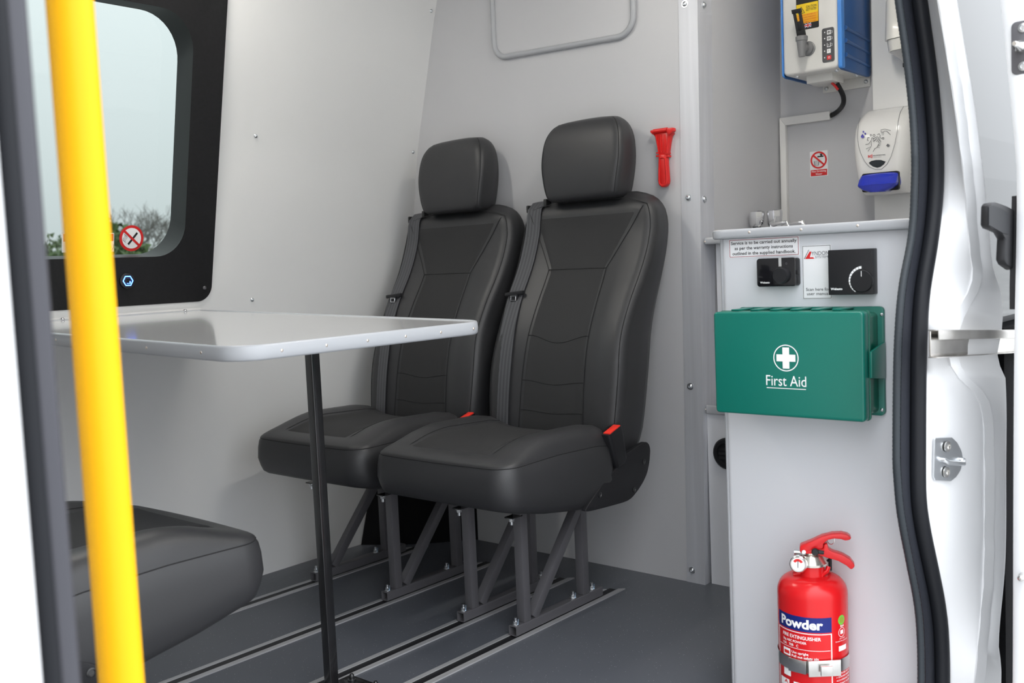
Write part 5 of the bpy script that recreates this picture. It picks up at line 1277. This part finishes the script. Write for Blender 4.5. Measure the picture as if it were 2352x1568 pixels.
# door seal: ribbed bead, flat web and outer bulb
dsl = thing('door_seal', 'black rubber seal running down the rear edge of the door opening', 'seal', (1.66, 0.56, 0.0))
fine = []
py = -420
while py <= 1840: fine.append(py); py += 4.2
def seal_pt(py, t, y): return P(lerp(smooth_interp(py, SEAL_L), smooth_interp(py, SEAL_R), t), py, 'y', y + TY(py))
rib = [seal_pt(q, 0.10, 0.560) for q in fine]
MB().tube(rib, [0.0062 + 0.0004 * sin(i * 2 * pi / 2.4) for i in range(len(rib))], 8).build('ribbed_bead', 'rubber_rib', dsl, angle=80)
coarse = fine[::6] + [fine[-1]]
mb = MB(); mb.strip([[seal_pt(q, 0.16, 0.564), seal_pt(q, 0.24, 0.5575), seal_pt(q, 0.36, 0.5535), seal_pt(q, 0.46, 0.5535), seal_pt(q, 0.52, 0.556), seal_pt(q, 0.56, 0.561), seal_pt(q, 0.80, 0.561), seal_pt(q, 0.98, 0.552)] for q in coarse]).build('web', 'rubber_flat', dsl, angle=60)
MB().tube([seal_pt(q, 0.76, 0.546) for q in coarse], 0.0128, 14).build('bulb', 'rubber', dsl, angle=80)
MB().tube([seal_pt(q, 0.57, 0.556) for q in coarse], 0.0035, 8).build('lip', 'rubber', dsl, angle=80)

# latch striker
def jp(px, py, d=0.0):
    a, b = smooth_interp(py, SEAL_R), smooth_interp(py, STRIP); t = (px - a) / (b - a)
    y = lerp(0.536, 0.497, t) - 0.0035 * sin(pi * max(0, min(1, t)))
    p = P(px, py, 'y', y); return p
nrm = ((jp(2230, 1050) - jp(2140, 1050)).cross(V(0, 0, 1))).normalized()
if nrm.y > 0: nrm = -nrm
sp = thing('latch_striker', 'galvanised latch striker plate bolted to the white door jamb', 'latch', jp(2170, 1104))
k7, x7, y7 = 322 / 657, 2030, 800
pl_ = [(232, 418), (310, 416), (335, 440), (355, 480), (362, 520), (350, 570), (330, 600), (305, 620), (232, 616), (224, 600), (228, 425)]
pts = [jp(x7 + u * k7, y7 + v * k7) + nrm * 0.0015 for u, v in pl_]; n = len(pts)
MB().add([p + nrm * 0.0025 for p in pts] + pts, [list(range(n)), list(range(2 * n - 1, n - 1, -1))] + [(i, (i + 1) % n, n + (i + 1) % n, n + i) for i in range(n)]).build('plate', 'zinc', sp, bevel=0.0006)
for u, v in ((286, 458), (281, 578)):
    p = jp(x7 + u * k7, y7 + v * k7) + nrm * 0.004
    MB().lathe([(0.0092, 0), (0.0088, 0.002), (0.0045, 0.003), (0.0042, 0.0006), (0, 0.0004)], p, nrm, 18).build('bolt', 'steel', sp)
lp = [jp(x7 + u * k7, y7 + v * k7) for u, v in ((262, 520), (272, 530), (345, 534), (352, 520))]
MB().tube([lp[0] + nrm * 0.003, lp[0] + nrm * 0.008, lp[1] + nrm * 0.011, lp[2] + nrm * 0.011, lp[3] + nrm * 0.008, lp[3] + nrm * 0.003], 0.0042, 10).build('loop', 'zinc', sp)

# sliding door track
ta = V(P(2140, 757, 'y', 0.486).x, 0.486, P(2140, 757, 'y', 0.486).z); tb_ = P(2330, 757, 'y', 0.486)
slope = (tb_.z - ta.z) / (tb_.x - ta.x); tx1 = 2.7
tk2 = thing('door_track', 'stained steel sliding door track let into the white jamb', 'track', (ta.x, 0.486, ta.z - 0.045))
def tpt(x, y, dz): return V(x, y, ta.z + slope * (x - ta.x) + dz)
H = P(2140, 757, 'y', 0.486).z - P(2140, 820, 'y', 0.486).z
def tbar(name, y0, y1, d0, d1, x0=ta.x, mat='steel_track', bev=0.0008):
    MB().loft([[tpt(x, y0, d0), tpt(x, y1, d0), tpt(x, y1, d1), tpt(x, y0, d1)] for x in (x0, tx1)]).build(name, mat, tk2, bevel=bev)
tbar('upper_flange', 0.4785, 0.494, -0.0015, 0.0, ta.x + 0.006); tbar('upper_lip', 0.476, 0.4785, -0.015, 0.0, ta.x + 0.003)
tbar('web', 0.491, 0.494, -H, -0.0016, ta.x + 0.012); tbar('lower_flange', 0.478, 0.494, -H - 0.0015, -H, ta.x + 0.006)

# open sliding door, its leading edge standing outside the body
DOOR = [(-420, 2225), (-200, 2268), (0, 2299), (100, 2309), (200, 2319), (300, 2329), (400, 2336), (500, 2336), (850, 2330), (1568, 2327), (1840, 2325)]
mb = MB(); rings = []
for py in ROWS_Y[::3] + [ROWS_Y[-1]]:
    e = dpt(DOOR, py, 0.41); lean = 0.03 * sstep(0.95, 1.6, e.z)
    u = TY(py); rings.append([V(e.x + 0.006, 0.412 + u, e.z), V(e.x, 0.406 + u, e.z), V(e.x - 0.002, 0.39 + u, e.z), V(e.x + 0.004, 0.368 + u, e.z), V(e.x + 0.03, 0.352 + u, e.z), V(e.x + 0.35, 0.345 + u, e.z), V(e.x + 0.35, 0.412 + u, e.z)])
sdr = thing('sliding_door', 'white sliding door standing open at the right edge', 'door', (1.9, 0.38, dpt(DOOR, 1840, 0.41).z))
mb.loft(rings).build('door_shell', 'paint_white', sdr, angle=40)
def on_door(px, py, d=0.0):
    e = dpt(DOOR, py, 0.41); return P(px, py, 'x', e.x - 0.002 - d)
def pin_bracket(pxs, pyc, h):
    p = on_door(2345, pyc)
    MB().prism(rrect(p.y - 0.02, p.y + 0.013, p.z - h, p.z + h, 0.008, 4), 'x', p.x - 0.004, p.x + 0.004).build('pin_bracket', 'frame_grey', sdr, bevel=0.0015)
    b0 = V(p.x - 0.004, p.y - 0.002, p.z)
    q = MB().lathe([(0.009, 0), (0.009, 0.006), (0.0085, 0.018), (0.0065, 0.022), (0.0065, 0.026), (0.0045, 0.030), (0.0045, 0.040), (0.003, 0.043), (0, 0.043)], b0, (-1, 0, 0), 16).build('locating_pin', 'steel', sdr)
    for s_ in (-1, 1):
        MB().lathe([(0.0075, 0), (0.0068, 0.0022), (0.0035, 0.003), (0.003, 0.001), (0, 0.001)], (p.x - 0.004, p.y - 0.004, p.z + s_ * h * 0.72), (-1, 0, 0), 16).build('bolt', 'zinc', sdr)
pin_bracket(2330, 110, 0.040)
q = on_door(2350, 1322); MB().lathe([(0.006, -0.01), (0.006, 0.006), (0.0045, 0.010), (0.0045, 0.016), (0.002, 0.018), (0, 0.018)], q, (-1, 0, 0), 14).build('locating_pin', 'steel', sdr)
k6, x6, y6 = 302 / 1052, 2050, 400
def h6(u, v, y): p = P(x6 + u * k6, y6 + v * k6, 'y', y); return (p.x, p.z)
hd_ = [(745, 250), (760, 232), (795, 225), (880, 255), (935, 285), (962, 320), (962, 760), (935, 765), (880, 725), (862, 690), (866, 600), (870, 520), (840, 470), (795, 450), (755, 435), (740, 410)]
MB().prism([h6(u, v, 0.425) for u, v in hd_], 'y', 0.418, 0.432).build('inner_handle', 'black_plastic', sdr, bevel=0.003)
hr_ = [(770, 262), (800, 250), (875, 278), (925, 310), (925, 480), (880, 470), (830, 440), (770, 405)]
MB().prism([h6(u, v, 0.417) for u, v in hr_], 'y', 0.4165, 0.4182).build('handle_recess', 'rubber', sdr, smooth=False)
MB().prism([h6(u, v, 0.42) for u, v in ((968, 175), (998, 170), (998, 1080), (950, 1080), (950, 900))], 'y', 0.4125, 0.4225).build('edge_trim', 'black_plastic', sdr, smooth=False)

# ------------------------------------------------------------------ front edge of the door opening, close to the camera
XPi = P(119, 700, 'y', 0.6).x
XWh = P(30, 700, 'y', 0.575).x
pb = struct(MB().prism([(-0.6, 0.575), (XWh - 0.004, 0.575), (XWh, 0.578), (XWh, 0.60), (-0.6, 0.60)], 'z', -0.45, 1.97).build('trim_4', 'paint_white', angle=20), 'white painted front door pillar at the left edge', 'door pillar')
fs = thing('pillar_seal', 'black and grey rubber seal up the front door pillar', 'seal', (XPi - 0.01, 0.6, -0.2))
MB().cyl((XPi - 0.0185, 0.600, -0.2), (XPi - 0.0185, 0.600, 1.93), 0.0062, n=16).build('bulb', 'rubber', fs)
MB().prism(rrect(XPi - 0.0145, XPi, 0.598, 0.612, 0.004, 4), 'z', -0.2, 1.93).build('grey_lip', 'pillar_grey', fs)
MB().prism(rrect(XPi - 0.018, XPi + 0.004, 0.613, 0.625, 0.003, 4), 'z', -0.2, 1.93).build('inner_lip', 'rubber', fs)

# ------------------------------------------------------------------ roof lamp (the cabin's own light)
for i, (lx, ly) in enumerate(((1.25, 2.06), (1.85, 0.88))):
    lt = thing('ceiling_light', ('long white roof lamp above the table', 'long white roof lamp above the sink')[i], 'lamp', (lx, ly, 1.925), 'roof lamps')
    MB().box(lx - 0.22, lx + 0.22, ly - 0.035, ly + 0.035, 1.935, 1.9498).build('housing', 'abs_white', lt, bevel=0.003)
    MB().box(lx - 0.21, lx + 0.21, ly - 0.028, ly + 0.028, 1.928, 1.9348).build('diffuser', 'led', lt, smooth=False)

# ------------------------------------------------------------------ outside
gr = MB().box(-60, 80, -60, 120, -0.72, -0.68).build('ground', 'ground', smooth=False); struct(gr, 'grey tarmac yard outside the van', 'ground')
rnd = random.Random(4)
def leafy(name, label, px, dist, w, h, seed, cat='tree'):
    d = right * (px - CX) + fwd * FPX; d.z = 0; d.normalize(); c = d * dist
    r = random.Random(seed); t = thing(name, label, cat, (c.x, c.y, -0.68), 'trees beyond the yard')
    mb = MB()
    blobs = [(V(r.uniform(-0.4, 0.4) * w, r.uniform(-0.3, 0.3) * w, r.uniform(0.25, 0.8) * h), r.uniform(0.22, 0.36) * min(w, h)) for _ in range(14)]
    for _ in range(3600):
        b, q = r.choice(blobs); v = V(r.gauss(0, 1), r.gauss(0, 1), r.gauss(0, 1)).normalized() * q * r.uniform(0.75, 1.05)
        p = c + b + v + V(0, 0, -0.68); e = V(r.gauss(0, 1), r.gauss(0, 1), r.gauss(0, 1)).normalized() * 0.2; f = V(r.gauss(0, 1), r.gauss(0, 1), r.gauss(0, 1)).normalized() * 0.2
        mb.add([p, p + e, p + e * 0.6 + f], [(0, 1, 2)])
    mb.build('foliage', 'leaf', t, smooth=False)
    MB().cyl((c.x, c.y, -0.68), (c.x, c.y, -0.68 + h * 0.6), 0.12, 0.05, 8).build('trunk', 'bark', t)
leafy('leafy_tree', 'dense green bush seen through the window, left of the pole', 130, 40, 2.4, 3.4, 1)
leafy('leafy_tree', 'dense green bush seen through the window behind the yellow pole', 205, 34, 2.0, 3.6, 2)
leafy('leafy_tree', 'dense green bush seen through the window beside the no-smoking sticker', 262, 28, 1.7, 3.5, 3)
leafy('leafy_tree', 'low green hedge bush seen through the window under the bare tree', 330, 24, 2.6, 2.1, 5)
def bare_tree(px, dist, H):
    d = right * (px - CX) + fwd * FPX; d.z = 0; d.normalize(); c = d * dist + V(0, 0, -0.68)
    t = thing('bare_tree', 'leafless branching tree seen through the window above the sticker', 'tree', c)
    r = random.Random(11); mb = MB()
    def grow(p, dr, L, rad, depth):
        q = p + dr * L
        mb.tube([p, (p + q) / 2 + V(r.gauss(0, 1), r.gauss(0, 1), 0) * L * 0.05, q], [rad, rad * 0.85, rad * 0.65], 5)
        if depth == 0: return
        for _ in range(3 if depth > 2 else 4):
            nd = (dr + V(r.gauss(0, 1), r.gauss(0, 1), r.gauss(0.15, 0.6)) * 0.55).normalized()
            grow(q - dr * L * r.uniform(0, 0.25), nd, L * r.uniform(0.6, 0.85), rad * 0.6, depth - 1)
    for k in range(3):
        grow(c + V((k - 1) * 0.5, 0, 0), V(0.2 * (k - 1), 0, 1).normalized(), H * 0.26, 0.09, 5)
    mb.build('branches', 'bark', t)
bare_tree(352, 46, 6.6)
